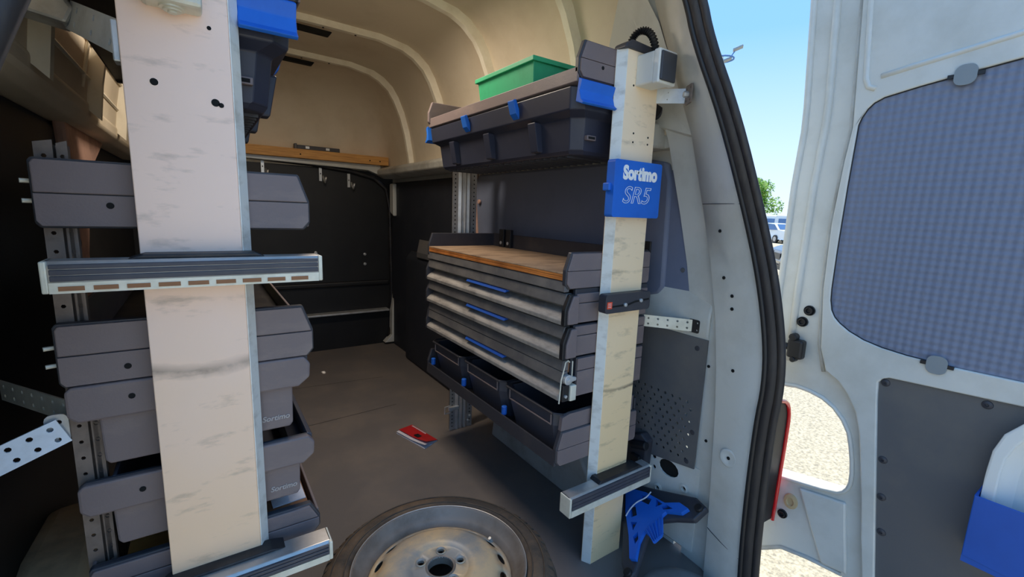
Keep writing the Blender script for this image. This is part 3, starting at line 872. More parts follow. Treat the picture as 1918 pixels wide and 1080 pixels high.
def cheek(parent, x0, x1, z0, z1, right, y=0.986, t=0.016, name='end_panel', holes=()):
    """end panel of a shelf seen from the rear: dark edge frame and two grey halves with a crease"""
    p = cheek_poly(x0, x1, z0, z1, right)
    o = build(name, MB().prism(p, 'y', y, y + t), 'cheek_dark', parent, 0.003)
    zc = z0 + (z1 - z0) * 0.5
    q = scale_poly(p, 0.0035)
    xa, xb = min(a for a, b in q), max(a for a, b in q)
    def clip(poly, up):
        out = []
        for (a, b), (c, d) in zip(poly, poly[1:] + poly[:1]):
            ina = (b >= zc + 0.0008) if up else (b <= zc - 0.0008)
            inc = (d >= zc + 0.0008) if up else (d <= zc - 0.0008)
            zz = zc + 0.0008 if up else zc - 0.0008
            if ina:
                out.append((a, b))
            if ina != inc:
                k = (zz - b) / (d - b)
                out.append((a + (c - a) * k, zz))
        return out
    for up in (True, False):
        build('face', MB().prism(clip(q, up), 'y', y - 0.005, y + 0.004), 'cheek', o, 0.002)
    for hx, hz in holes:
        build('bolt_hole', MB().cyl((hx, y - 0.0056, hz), (hx, y, hz), 0.0052, 12), 'hole', o)
    return o

def crossbar(parent, x0, x1, z0, z1, y0, y1, slots=True):
    """aluminium rail with ribbed dark rubber face and slotted lower lip"""
    o = build('cross_bar', MB().prism([(y0 + 0.004, z0), (y1, z0), (y1, z1), (y0 + 0.010, z1), (y0 + 0.004, z1 - 0.006)], 'x', x0, x1), 'rail', parent, 0.0015)
    h = z1 - z0
    zs = [z0 + h * 0.36, z0 + h * 0.56, z0 + h * 0.75, z1 - 0.004]
    for a, b in zip(zs, zs[1:]):
        build('rubber_rib', MB().box(x0 + 0.008, x1 - 0.006, y0, y0 + 0.008, a + 0.0007, b - 0.0007), 'rubber_face', o, 0.001)
    build('end_cap', MB().box(x0 - 0.002, x0 + 0.006, y0 + 0.001, y1, z0, z1), 'zinc_cream', o, 0.002)
    build('end_cap', MB().box(x1 - 0.005, x1 + 0.002, y0 + 0.001, y1, z0, z1), 'zinc_cream', o, 0.002)
    build('lower_lip', MB().box(x0 + 0.006, x1 - 0.005, y0 + 0.001, y0 + 0.006, z0, z0 + h * 0.34), 'zinc_cream', o)
    if slots:
        n = 9
        w = (x1 - x0 - 0.03) / n
        for k in range(n):
            a = x0 + 0.012 + k * w
            build('slot', MB().box(a + 0.004, a + w - 0.006, y0 - 0.0003, y0 + 0.003, z0 + h * 0.08, z0 + h * 0.22), 'brown', o)
    return o

def strap(parent, p0, p1, width, m, name='brace_strap', up=Z, nh=6, hr=0.0045):
    p0, p1 = Vector(p0), Vector(p1)
    U = (p1 - p0).normalized()
    L = (p1 - p0).length
    V = (Vector(up) - U * Vector(up).dot(U)).normalized()
    N = U.cross(V)
    holes = []
    for k in range(nh):
        for s in (-1, 1):
            holes.append(circle(L * (k + 0.5) / nh, s * width * 0.24, hr, 8))
    outer = [(0, -width / 2), (L, -width / 2), (L, width / 2), (0, width / 2)]
    return build(name, MB().plate(outer, holes, p0, U, V, N, 0.003), m, parent)

# ------------------------------------------------------------------ left rack
rkl = thing('shelving_rack', (-0.015, 1.5, 0.0), 'shelving rack with a pinkish scuffed post and stacked grey bins', 'rack')
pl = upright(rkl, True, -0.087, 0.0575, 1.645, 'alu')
for hx, hz, r in ((-0.0485, 1.352, 0.0055), (0.032, 1.333, 0.0062), (0.040, 1.33, 0.004), (0.030, 1.449, 0.0032)):
    build('post_hole', MB().cyl((hx, 0.9494, hz), (hx, 0.955, hz), r, 14), 'hole', pl)
build('junction_box', MB().box(-0.055, 0.022, 0.905, 0.952, 1.462, 1.53), 'zinc_cream', rkl, 0.006)
build('gland_ring', MB().lathe([(0, 0), (0.017, 0), (0.017, 0.003), (0.012, 0.003), (0.012, 0.006), (0.006, 0.006), (0.006, 0.009), (0, 0.009)], 18).xf(Matrix.Translation((-0.017, 0.93, 1.462)) @ Matrix.Rotation(math.pi, 4, 'X')), 'zinc_cream', rkl, smooth=True, auto=40)
crossbar(rkl, -0.194, 0.181, 1.029, 1.076, 0.898, 0.945)
build('bar_bracket', MB().prism([(-0.10, 1.076), (0.09, 1.076), (0.075, 1.083), (-0.08, 1.083)], 'y', 0.912, 0.955), 'darkmetal', rkl, 0.002)
crossbar(rkl, -0.20, 0.182, 0.437, 0.478, 0.893, 0.947, slots=False)
build('bar_bracket', MB().prism([(-0.10, 0.478), (0.10, 0.478), (0.075, 0.484), (-0.09, 0.484)], 'y', 0.925, 0.962), 'darkmetal', rkl, 0.002)
# rear wall side upright, perforated angle
for ax_, wid in ((-0.208, 0.022), (-0.182, 0.013)):
    build('perforated_angle', MB().plate([(0, 0), (wid, 0), (wid, 1.255), (0, 1.25)], [circle(wid / 2, 0.03 + 0.03 * k, 0.0034, 6) for k in range(41)], (ax_, 1.012, 0), X, Z, -Y, 0.003), 'agedsteel', rkl)
build('angle_web', MB().box(-0.188, -0.171, 1.030, 1.036, 0, 1.248), 'agedsteel', rkl)
build('angle_web', MB().box(-0.190, -0.186, 1.013, 1.034, 0, 1.248), 'agedsteel', rkl)
build('angle_web', MB().box(-0.174, -0.170, 1.013, 1.034, 0, 1.248), 'agedsteel', rkl)
for x0 in (-0.115,):
    build('rail_post', MB().prism([(x0, 2.03), (x0 + 0.13, 2.03), (x0 + 0.13, 2.07), (x0, 2.07)], 'z', 0, 1.64), 'rail', rkl, 0.003)
# shelf trays (fixed): end panel + floor + walls
def tray(parent, x0, x1, z0, z1, right, lip, holes=(), floor_z=0.006, wallmat='cheek', end_x0=None, wall_y=1.0):
    o = cheek(parent, x0 if end_x0 is None else end_x0, x1, z0, z1, right, holes=holes, name='shelf_tray')
    fx = x0 if end_x0 is None else end_x0
    build('tray_floor', MB().prism([(fx + 0.004, 1.0), (x1 - 0.004, 1.0), (x1 - 0.004, 2.03), (x0 + 0.004, 2.03), (x0 + 0.004, wall_y)], 'z', z0 + floor_z, z0 + floor_z + 0.004) if end_x0 is not None else MB().box(x0 + 0.004, x1 - 0.004, 1.0, 2.03, z0 + floor_z, z0 + floor_z + 0.004), 'darkmetal', o)
    ax = x1 - 0.006 if right else x0
    bx = x0 + 0.002 if right else x1 - 0.008
    build('tray_lip', MB().box(ax, ax + 0.006, 1.0, 2.03, z0 + floor_z, z0 + lip), wallmat, o, 0.002)
    build('tray_back', MB().box(bx, bx + 0.006, wall_y, 2.03, z0 + floor_z, z1 - 0.002), wallmat, o, 0.002)
    p = cheek_poly(x0, x1, z0, z1, right)
    build('far_panel', MB().prism(p, 'y', 2.014, 2.03), 'cheek_dark', o, 0.003)
    return o
tr1 = tray(rkl, -0.212, 0.180, 1.119, 1.226, True, 0.03, holes=((-0.121, 1.156),))
tr2 = tray(rkl, -0.210, 0.178, 0.858, 0.966, True, 0.05, holes=((-0.121, 0.885),))
for z in (0.925, 0.895, 1.19, 1.16):
    build('side_bolt', MB().cyl((-0.210, 1.0, z), (-0.224, 0.995, z), 0.0035, 8), 'zinc_cream', rkl)
tr5 = tray(rkl, -0.205, 0.178, 0.448, 0.520, True, 0.045)
# braces to the side wall
strap(rkl, (-0.085, 0.972, 1.412), (-0.185, 1.25, 1.508), 0.052, 'strapmetal', nh=3, hr=0.006, up=(Vector((-0.100, 0.278, 0.096)).cross(Vector((-0.12, 1.0, 0.28)))))
build('brace_foot', MB().prism([(-0.275, 1.50), (-0.185, 1.485), (-0.172, 1.515), (-0.19, 1.545), (-0.265, 1.56)], 'y', 1.225, 1.29), 'zinc', rkl, 0.006)
build('brace_foot', MB().box(-0.096, -0.086, 0.955, 0.985, 1.375, 1.435), 'zinc', rkl, 0.002)
strap(rkl, (-0.214, 1.002, 0.782), (-0.335, 0.985, 0.735), 0.045, 'strapmetal', nh=5, hr=0.0045)
strap(rkl, (-0.205, 1.02, 0.805), (-0.345, 1.25, 0.79), 0.04, 'zinc_cream', nh=7, hr=0.004)
build('brace_foot', MB().plate(rrect(-0.016, 0.014, -0.03, 0.024, 0.01, 3), [circle(0.002, 0.010, 0.004, 8), circle(-0.004, -0.008, 0.004, 8), circle(0.002, -0.02, 0.003, 8)], (-0.222, 1.006, 0.785), X, Z, -Y, 0.004), 'zinc', rkl)

# bins of the left rack: wide rim with narrower body
def long_bin(name, x0, x1, bx0, bx1, zb, zr, zt, label, group=None, logo=True, rim_name='rim'):
    t = thing(name, ((x0 + x1) / 2, 1.5, zb), label, 'bin', group)
    ch = 0.016
    body_o = [(bx0 + 0.006, zb), (bx1 - 0.006, zb), (bx1, zb + 0.008), (bx1 + 0.002, zr + 0.004), (bx0 - 0.002, zr + 0.004), (bx0, zb + 0.008)]
    build('end_wall', MB().prism(body_o, 'y', 0.992, 0.999), 'cheek', t, 0.003)
    build('end_wall', MB().prism(body_o, 'y', 1.993, 2.0), 'cheek', t, 0.003)
    build('side_wall', MB().box(bx0, bx0 + 0.005, 0.999, 1.993, zb + 0.004, zr + 0.004), 'bin', t)
    build('side_wall', MB().box(bx1 - 0.005, bx1, 0.999, 1.993, zb + 0.004, zr + 0.004), 'bin', t)
    build('base', MB().box(bx0 + 0.004, bx1 - 0.004, 0.999, 1.993, zb, zb + 0.005), 'bin', t)
    rp = [(x0 + 0.012, zr), (x1 - 0.024, zr), (x1 - 0.002, zr + 0.018), (x1, zt - 0.016), (x1 - 0.012, zt), (x0 + 0.008, zt), (x0, zt - 0.008), (x0, zr + 0.012)]
    r = build(rim_name, MB().prism(rp, 'y', 0.980, 0.996), 'cheek', t, 0.004)
    build('grip_edge', MB().prism([(a, b - 0.001) for a, b in rp], 'y', 0.994, 1.004), 'cheek_dark', r, 0.003)
    build(rim_name, MB().prism(rp, 'y', 1.996, 2.01), 'cheek', t, 0.004)
    build('side_rim', MB().prism([(bx1, zr - 0.002), (x1 - 0.004, zr + 0.018), (x1 - 0.002, zt - 0.004), (x1 - 0.012, zt), (x1 - 0.014, zt - 0.008), (x1 - 0.012, zr + 0.022), (bx1 - 0.006, zr + 0.004)], 'y', 0.998, 1.998), 'bin', t, 0.002)
    build('side_rim', MB().box(bx0 + 0.001, bx0 + 0.007, 0.998, 1.998, zr - 0.002, zt), 'bin', t, 0.002)
    if logo:
        text_mesh('maker_lettering', 'Sortimo', 0.0155, (bx1 - 0.0575, 0.9915, zb + 0.020), X, Z, 'grey_print', t, offset=0.0004, shear=0.2, extrude=0.0008)
    return t
b1 = long_bin('long_bin', -0.205, 0.169, -0.166, 0.133, 0.708, 0.796, 0.859, 'upper long grey bin of the scuffed post rack, embossed lettering', 'long bins of the left rack')
b2 = long_bin('long_bin', -0.205, 0.172, -0.162, 0.141, 0.549, 0.622, 0.682, 'lower long grey bin of the scuffed post rack, above the papers', 'long bins of the left rack')
for bx, bz in ((-0.098, 0.842), (-0.075, 0.668)):
    pass
build('bolt_hole', MB().cyl((-0.120, 0.979, 0.831), (-0.120, 0.985, 0.831), 0.005, 10), 'hole', b1)
build('bolt_hole', MB().cyl((-0.119, 0.979, 0.653), (-0.119, 0.985, 0.653), 0.005, 10), 'hole', b2)
for ob, xx, zz in ((b1, 0.12, 0.815), (b2, -0.02, 0.67)):
    pass
# papers and card in the bottom tray
def slab(p4, th):
    """thin sheet with thickness: four top corners"""
    return MB().add(list(p4) + [(a, b, c - th) for a, b, c in p4], [(0, 1, 2, 3), (7, 6, 5, 4), (0, 4, 5, 1), (1, 5, 6, 2), (2, 6, 7, 3), (3, 7, 4, 0)])
t = build('cardboard_pack', MB().box(-0.02, 0.160, 1.02, 1.52, 0.458, 0.502), 'brown', None, 0.002)
tag(t, 'flat brown cardboard pack in the bottom tray under the bins', 'cardboard')
t = build('paper_sheet', slab([(0.09, 1.035, 0.504), (0.158, 1.04, 0.504), (0.155, 1.33, 0.504), (0.08, 1.34, 0.504)], 0.002), 'paper')
tag(t, 'white sheet of paper on the brown cardboard pack', 'paper')
t = build('tan_board', slab([(-0.166, 1.02, 0.470), (-0.04, 1.03, 0.470), (-0.03, 1.4, 0.470), (-0.16, 1.42, 0.470)], 0.012), 'wood')
tag(t, 'flat tan board lying in the bottom tray beside the side wall', 'board')
# crumpled cloth in the tray behind the post
mb = MB()
N1, N2 = 14, 8
vs = []
for i in range(N1):
    for j in range(N2):
        vs.append((-0.14 + 0.22 * i / (N1 - 1), 1.62 + 0.2 * j / (N2 - 1), 0.885 + 0.075 * math.sin(math.pi * i / (N1 - 1)) * math.sin(math.pi * j / (N2 - 1)) + random.uniform(-0.008, 0.008)))
mb.add(vs, [(i * N2 + j, (i + 1) * N2 + j, (i + 1) * N2 + j + 1, i * N2 + j + 1) for i in range(N1 - 1) for j in range(N2 - 1)])
mb.add([(-0.14, 1.62, 0.869), (0.08, 1.62, 0.869), (0.08, 1.82, 0.869), (-0.14, 1.82, 0.869)], [(0, 3, 2, 1)])
t = build('work_cloth', mb, 'hivis', smooth=True)
tag(t, 'crumpled yellow-green cloth in the tray behind the scuffed post', 'cloth')

# hanging case with blue latches (one type for both racks)
def hanging_case(x0, x1, aisle_right, label, y0=0.99, y1=1.99, zt=1.522):
    """x0/x1 = rim extents; hangs below a top shelf"""
    t = thing('hanging_case', ((x0 + x1) / 2, (y0 + y1) / 2, 1.345), label, 'case', 'dark cases under the top shelves')
    ins = 0.038
    zm, zb = 1.458, 1.345
    def loop(dx, z, dy=None):
        dy = dx if dy is None else dy
        a, b, c, d = x0 + dx, x1 - dx, y0 + dy, y1 - dy
        k = 0.03
        return [(a + k, c, z), (b - k, c, z), (b, c + k, z), (b, d - k, z), (b - k, d, z), (a + k, d, z), (a, d - k, z), (a, c + k, z)]
    build('case_body', MB().loft([loop(ins + 0.014, zb), loop(ins + 0.004, zb + 0.012), loop(ins - 0.006, zm - 0.012), loop(0.006, zm + 0.004), loop(0.0, zt)], True), 'case', t, 0.003)
    # stiffening ribs below
    nx = 22
    for k in range(nx):
        yy = y0 + 0.10 + k * (y1 - y0 - 0.2) / (nx - 1)
        build('base_rib', MB().box(x0 + ins + 0.02, x1 - ins - 0.02, yy - 0.004, yy + 0.004, zb - 0.006, zb + 0.002), 'cheek_dark', t)
    ax = x1 if aisle_right else x0
    s = 1 if aisle_right else -1
    # carrying slot on the rear end
    sx = (x1 - ins - 0.05) if aisle_right else (x0 + ins + 0.05)
    lp = build('label_slot', MB().box(sx - 0.018, sx + 0.018, y0 + ins - 0.012, y0 + ins + 0.002, 1.385, 1.399), 'cheek', t, 0.002)
    build('slot_opening', MB().box(sx - 0.013, sx + 0.013, y0 + ins - 0.0126, y0 + ins, 1.3885, 1.3955), 'hole', lp)
    # moulded pillar ribs on the aisle flank
    for yy in (y0 + 0.22, y0 + 0.5, y0 + 0.78):
        xx = ax - s * (ins - 0.002)
        build('flank_rib', MB().prism([(xx - 0.012, 1.36), (xx + 0.012, 1.36), (xx + 0.010 + (0.02 if s > 0 else 0), 1.45), (xx - 0.010 - (0.02 if s < 0 else 0), 1.45)], 'y', yy - 0.02, yy + 0.02), 'case', t, 0.004)
    # blue latches: wide ones at both ends, small ones along the flank
    for yy, face in ((y0, -1), (y1, 1)):
        xa, xb = (0.0735, x1 + 0.002) if aisle_right else (x0 - 0.002, 1.0018)
        prof = [(yy + face * 0.004, 1.537), (yy + face * 0.018, 1.530), (yy + face * 0.010, 1.505), (yy + face * 0.018, 1.480), (yy + face * 0.030, 1.470), (yy + face * 0.022, 1.466), (yy - face * 0.004, 1.476)]
        if face > 0:
            prof = list(reversed(prof))
        build('latch_handle', MB().prism(prof, 'x', xa, xb), 'blue', t, 0.002)
    for yy in ((1.29, 1.62) if not aisle_right else (1.3, 1.65)):
        build('flank_latch', MB().prism([(ax + s * 0.010, 1.53), (ax + s * 0.022, 1.525), (ax + s * 0.010, 1.485), (ax - s * 0.006, 1.468), (ax - s * 0.008, 1.49)][::s], 'y', yy - 0.018, yy + 0.018), 'blue', t, 0.003)
    return t
hanging_case(-0.088, 0.166, True, 'dark case with blue latch under the shelf behind the pinkish post', zt=1.538)
tr6 = tray(rkl, -0.205, 0.180, 1.537, 1.64, True, 0.03, end_x0=-0.15, wall_y=1.2)

# ------------------------------------------------------------------ right rack
rkr = thing('shelving_rack', (1.05, 1.5, 0.0), 'shelving rack with blue sign, worktop and drawers', 'rack')
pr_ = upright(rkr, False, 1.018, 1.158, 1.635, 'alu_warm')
build('post_cap', MB().prism([(1.000, 1.632), (1.160, 1.632), (1.150, 1.652), (1.03, 1.658), (1.005, 1.645)], 'y', 0.944, 0.99), 'cheek_dark', rkr, 0.004)
for hx, hz in ((1.05, 1.54), (1.065, 1.41), (1.065, 1.385), (1.13, 1.405), (1.13, 1.385)):
    build('post_hole', MB().cyl((hx, 0.9494, hz), (hx, 0.955, hz), 0.003, 10), 'hole', pr_)
crossbar(rkr, 0.862, 1.232, 0.262, 0.325, 0.90, 0.948, slots=False)
build('bar_bracket', MB().prism([(0.99, 0.325), (1.20, 0.325), (1.18, 0.335), (1.0, 0.335)], 'y', 0.912, 0.956), 'darkmetal', rkr, 0.002)
# blue sign
sg = build('maker_sign', MB().prism(rrect(0.968, 1.172, 1.166, 1.328, 0.008, 3), 'y', 0.920, 0.951), 'blue', rkr, 0.004)
text_mesh('sign_lettering', 'Sortimo', 0.052, (1.002, 0.9192, 1.276), X, Z, 'white_print', sg, offset=0.0028, extrude=0.0005, xscale=0.86)
text_mesh('sign_numeral', 'SR5', 0.068, (1.003, 0.9195, 1.208), X, Z, 'white_print', sg, outline=0.0008, shear=0.25, xscale=1.12)
build('sign_hook', MB().box(0.958, 0.972, 0.93, 0.955, 1.24, 1.262), 'blue', sg, 0.003)
# socket with hose
so = build('power_socket', MB().box(1.056, 1.128, 0.888, 0.952, 1.538, 1.622), 'socket', rkr, 0.006, seg=3)
build('socket_flap', MB().box(1.054, 1.130, 0.868, 0.890, 1.534, 1.624), 'socket', so, 0.005, seg=3)
build('flap_face', MB().box(1.058, 1.122, 0.862, 0.870, 1.541, 1.617), 'socket_dark', so, 0.004)
hose = [Vector(p) for p in ((1.10, 0.92, 1.612), (1.10, 0.925, 1.65), (1.098, 0.94, 1.685), (1.09, 0.96, 1.70), (1.078, 0.98, 1.695), (1.072, 0.992, 1.675), (1.07, 1.0, 1.64))]
hp_ = smooth_path(hose, 3)
rs = [0.0095 + 0.0022 * (1 if k % 2 else -1) for k in range(len(hp_))]
build('corrugated_hose', MB().tube(hp_, rs, 12), 'plug', rkr, smooth=True, auto=50)
# latch block on the post
lb = build('latch_block', MB().prism(rrect(0.972, 1.172, 0.880, 0.938, 0.010, 3), 'y', 0.922, 0.952), 'cheek_dark', rkr, 0.004)
build('latch_groove', MB().prism([(0.995, 0.903), (1.07, 0.905), (1.10, 0.912), (1.165, 0.916), (1.165, 0.910), (1.10, 0.906), (1.07, 0.899), (0.995, 0.898)], 'y', 0.9212, 0.926), 'hole', lb)
ot = build('orange_tag', MB().box(0.978, 0.998, 0.9205, 0.925, 0.895, 0.916), 'orange', lb)
for z in (0.900, 0.905, 0.910):
    build('tag_line', MB().box(0.981, 0.994, 0.9203, 0.922, z, z + 0.0012), 'white_print', ot)
for x, z in ((1.055, 0.903), (1.125, 0.911)):
    build('latch_bolt', MB().cyl((x, 0.925, z), (x, 0.916, z), 0.006, 12), 'zinc', lb, 0.0015)
# front rail post with punched edges
def rail_post(parent, x0, x1, y, z1):
    o = build('rail_post', MB().prism([(x0 + 0.03, y - 0.012), (x0 + 0.045, y - 0.02), (x0 + 0.055, y - 0.012), (x0 + 0.067, y - 0.022), (x0 + 0.079, y - 0.012), (x0 + 0.09, y - 0.02), (x1 - 0.03, y - 0.012), (x1 - 0.03, y + 0.02), (x0 + 0.03, y + 0.02)], 'z', 0, z1), 'rail', parent, 0.001)
    n = int((z1 - 0.03) / 0.02)
    for a in (x0, x1 - 0.03):
        build('punched_flange', MB().plate([(0, 0), (0.03, 0), (0.03, z1), (0, z1)], [circle(0.015, 0.02 + 0.02 * k, 0.0042, 6) for k in range(n)], (a, y - 0.012, 0), X, Z, -Y, 0.003), 'rail', o)
        build('flange_back', MB().box(a + 0.002, a + 0.028, y - 0.004, y, 0.005, z1 - 0.005), 'hole', o)
    return o
rail_post(rkr, 1.03, 1.165, 2.055, 1.60)
cc = build('floor_catch', MB().box(1.02, 1.08, 2.028, 2.044, 0.115, 0.135), 'zinc', rkr, 0.002)
build('catch_ring', MB().tube([(1.025, 2.03, 0.145), (0.995, 2.028, 0.145), (0.993, 2.028, 0.108), (1.025, 2.03, 0.108)], 0.004, 6), 'zinc', cc)
for z, x in ((0.06, 1.15), (0.035, 1.14)):
    build('post_bolt', MB().cyl((x, 2.043, z), (x, 2.03, z), 0.006, 8), 'zinc', rkr)
# brackets to the body
strap(rkr, (1.150, 0.968, 1.530), (1.172, 0.862, 1.516), 0.040, 'strapmetal', nh=1, hr=0.002, name='top_brace')
build('brace_plate', MB().plate(rrect(-0.022, 0.022, -0.026, 0.026, 0.006, 3), [circle(0.013, 0.016, 0.003, 8), circle(-0.013, 0.016, 0.003, 8), circle(0.013, -0.016, 0.003, 8), circle(-0.013, -0.016, 0.003, 8)],
      (1.156, 0.842, 1.514), (-0.555, -0.832, 0), Z, (-0.832, 0.555, 0), 0.004), 'agedsteel', rkr)
build('brace_nut', MB().cyl((1.160, 0.842, 1.514), (1.146, 0.850, 1.514), 0.009, 6), 'zinc', rkr, 0.001)
bk = strap(rkr, (1.2335, 0.99, 0.82), (1.3165, 0.858, 0.822), 0.04, 'zinc_cream', nh=5, hr=0.0038, name='low_brace')
build('brace_plate', MB().plate(rrect(-0.02, 0.02, -0.022, 0.022, 0.006, 3), [circle(0.012, 0.012, 0.003, 8), circle(0.012, -0.012, 0.003, 8)], (1.316, 0.852, 0.822), -Y, Z, -X, 0.003), 'darkmetal', rkr)
# worktop tray
XA, XB = 0.866, 1.232
tw = cheek(rkr, XA, XB, 0.950, 1.060, False, name='shelf_tray')
build('tray_lip', MB().prism([(XA, 0.942), (XA + 0.004, 0.972), (XA + 0.02, 0.978), (XA + 0.02, 0.942)], 'y', 0.99, 1.97), 'drawer', tw, 0.002)
build('tray_floor', MB().box(XA + 0.01, XB, 0.99, 1.97, 0.955, 0.976), 'darkmetal', tw)
build('tray_back', MB().box(XB - 0.012, XB, 0.99, 1.97, 0.95, 1.062), 'cheek_dark', tw, 0.003)
build('far_panel', MB().prism(cheek_poly(XA, XB, 0.950, 1.060, False), 'y', 1.955, 1.97), 'cheek_dark', tw, 0.003)
for y in (1.86, 1.80):
    b_ = build('back_bracket', MB().box(XB - 0.030, XB - 0.012, y - 0.02, y + 0.02, 0.9988, 1.085), 'plug', tw, 0.003)
    build('bracket_bolt', MB().cyl((XB - 0.032, y, 1.02), (XB - 0.028, y, 1.02), 0.008, 10), 'zinc', b_)
build('back_bracket', MB().box(XB - 0.004, XB + 0.004, 0.985, 1.03, 1.05, 1.09), 'plug', tw, 0.002)
# worktop board
t = thing('worktop_board', (1.04, 1.47, 0.976), 'worn plywood worktop board above the drawers', 'board')
build('board_face', MB().box(XA + 0.001, XB - 0.014, 1.0015, 1.9555, 0.9945, 0.999), 'plywood', t, 0.001)
for k in range(3):
    build('ply_layer', MB().box(XA + 0.0015 + 0.0008 * (k % 2), XB - 0.014, 1.0018, 1.955, 0.9758 + k * 0.0064, 0.9758 + k * 0.0064 + 0.0063), 'plyedge', t)

# drawer cabinet
cab = thing('drawer_cabinet', (1.05, 1.47, 0.605), 'grey three-drawer cabinet with blue grips under the worktop', 'cabinet')
levels = [(0.842, 0.940), (0.738, 0.840), (0.606, 0.736)]
for i, (z0, z1) in enumerate(levels):
    h = z1 - z0
    d = build('drawer', MB().box(XA + 0.05, XB - 0.02, 1.0, 1.96, z0 + 0.003, z1 - 0.003), 'cheek_dark', cab)
    ztop = z1 - 0.002
    if i == 2:
        # narrow fascia strip over the tall drawer
        build('fascia_strip', MB().prism([(XA + 0.004, z1 - 0.036), (XA + 0.008, z1 - 0.003), (XA + 0.03, z1 - 0.003), (XA + 0.03, z1 - 0.036)], 'y', 0.985, 1.962), 'drawer', d, 0.0015)
        ztop = z1 - 0.038
        h = ztop - z0
    zl = z0 + h * 0.56
    up = [(XA + 0.006, ztop), (XA + 0.028, ztop), (XA + 0.034, zl + 0.004), (XA + 0.012, zl), (XA, zl + 0.006)]
    build('front_panel', MB().prism(up, 'y', 0.985, 1.962), 'drawer', d, 0.002)
    sc = [(XA + 0.040, zl + 0.002), (XA + 0.046, zl + 0.002), (XA + 0.046, z0 + 0.002), (XA - 0.006, z0 + 0.002), (XA - 0.008, z0 + 0.016), (XA - 0.003, z0 + 0.022), (XA + 0.034, zl - 0.008)]
    build('grip_recess', MB().prism(sc, 'y', 0.985, 1.962), 'scoop', d, 0.002)
    build('handle_grip', MB().prism([(XA - 0.003, zl - 0.007), (XA + 0.004, zl + 0.003), (XA + 0.030, zl + 0.003), (XA + 0.028, zl - 0.001)], 'y', 1.30, 1.585), 'blue_deep', d, 0.001)
    endp = [(XA - 0.008, z0 + 0.002), (XA + 0.03, z0 + 0.002), (XA + 0.03, z1 - 0.003), (XA + 0.010, z1 - 0.003), (XA - 0.004, z0 + h * 0.62), (XA - 0.008, z0 + h * 0.5)]
    build('far_end_cap', MB().prism(endp, 'y', 1.958, 1.972), 'cheek_dark', d, 0.002)
    if i < 2:
        build('end_cap', MB().prism(endp, 'y', 0.972, 0.988), 'plug', d, 0.003)
        build('cap_face', MB().prism([(a + (0.010 if a < XA + 0.02 else 0.012), b + (0.004 if b < (z0 + z1) / 2 else -0.004)) for a, b in endp], 'y', 0.966, 0.974), 'cheek', d, 0.003)
    else:
        # broken end showing the bare extrusion and lock
        ex = [(XA - 0.006, z0 - 0.004), (XA - 0.002, z0 + 0.07), (XA + 0.004, z0 + 0.09), (XA + 0.012, z1 - 0.006), (XA + 0.022, z1 - 0.002), (XA + 0.028, z1 - 0.008)]
        build('bare_extrusion', MB().tube([(a, 0.978, b) for a, b in ex], 0.0022, 6), 'zinc_cream', d)
        build('bare_extrusion', MB().tube([(XA + 0.040, 0.978, z1 - 0.006), (XA + 0.040, 0.978, z1 - 0.055), (XA + 0.018, 0.978, z1 - 0.06)], 0.0022, 6), 'zinc_cream', d)
        build('extrusion_floor', MB().prism([(XA + 0.008, z1 - 0.045), (XA + 0.014, z1 - 0.010), (XA + 0.038, z1 - 0.010), (XA + 0.038, z1 - 0.045)], 'y', 0.99, 1.02), 'brown', d)
        lk = build('lock_cam', MB().cyl((XA + 0.022, 0.985, z0 + 0.068), (XA + 0.022, 0.970, z0 + 0.068), 0.016, 16), 'zinc', d, 0.002)
        build('cam_screw', MB().cyl((XA + 0.022, 0.971, z0 + 0.068), (XA + 0.022, 0.966, z0 + 0.068), 0.006, 12), 'zinc', lk, 0.001)
        build('lock_arm', MB().prism([(XA + 0.03, z0 + 0.078), (XA + 0.055, z0 + 0.072), (XA + 0.055, z0 + 0.062), (XA + 0.03, z0 + 0.058)], 'y', 0.972, 0.984), 'zinc', lk, 0.002)
        build('lock_body', MB().box(XA + 0.002, XA + 0.028, 0.972, 0.99, z0 + 0.0, z0 + 0.052), 'plug', d, 0.002)
        build('lock_cover', MB().box(XA + 0.028, XA + 0.052, 0.966, 0.99, z0 + 0.0, z0 + 0.05), 'zinc_cream', d, 0.003)
        build('lock_screw', MB().cyl((XA + 0.012, 0.973, z0 + 0.018), (XA + 0.012, 0.967, z0 + 0.018), 0.005, 10), 'zinc', d)
    # side panels at the rear and far end
    sx0 = XA + (0.042 if i < 2 else 0.062)
    spn = build('side_panel', MB().box(sx0, XB, 0.986, 1.0, z0 + 0.002, 0.9505 if i == 0 else z1 - 0.001), 'cheek_dark', cab, 0.003)
    zc = z0 + (z1 - z0) * 0.66
    build('face', MB().box(sx0 + 0.003, XB - 0.003, 0.981, 0.988, z0 + 0.004, zc - 0.001), 'cheek', spn, 0.002)
    build('face', MB().box(sx0 + 0.003, XB - 0.003, 0.981, 0.988, zc + 0.001, z1 - 0.004), 'cheek', spn, 0.002)
    build('side_panel', MB().box(XA + 0.03, XB, 1.96, 1.972, z0 + 0.002, z1 - 0.001), 'cheek_dark', cab, 0.003)

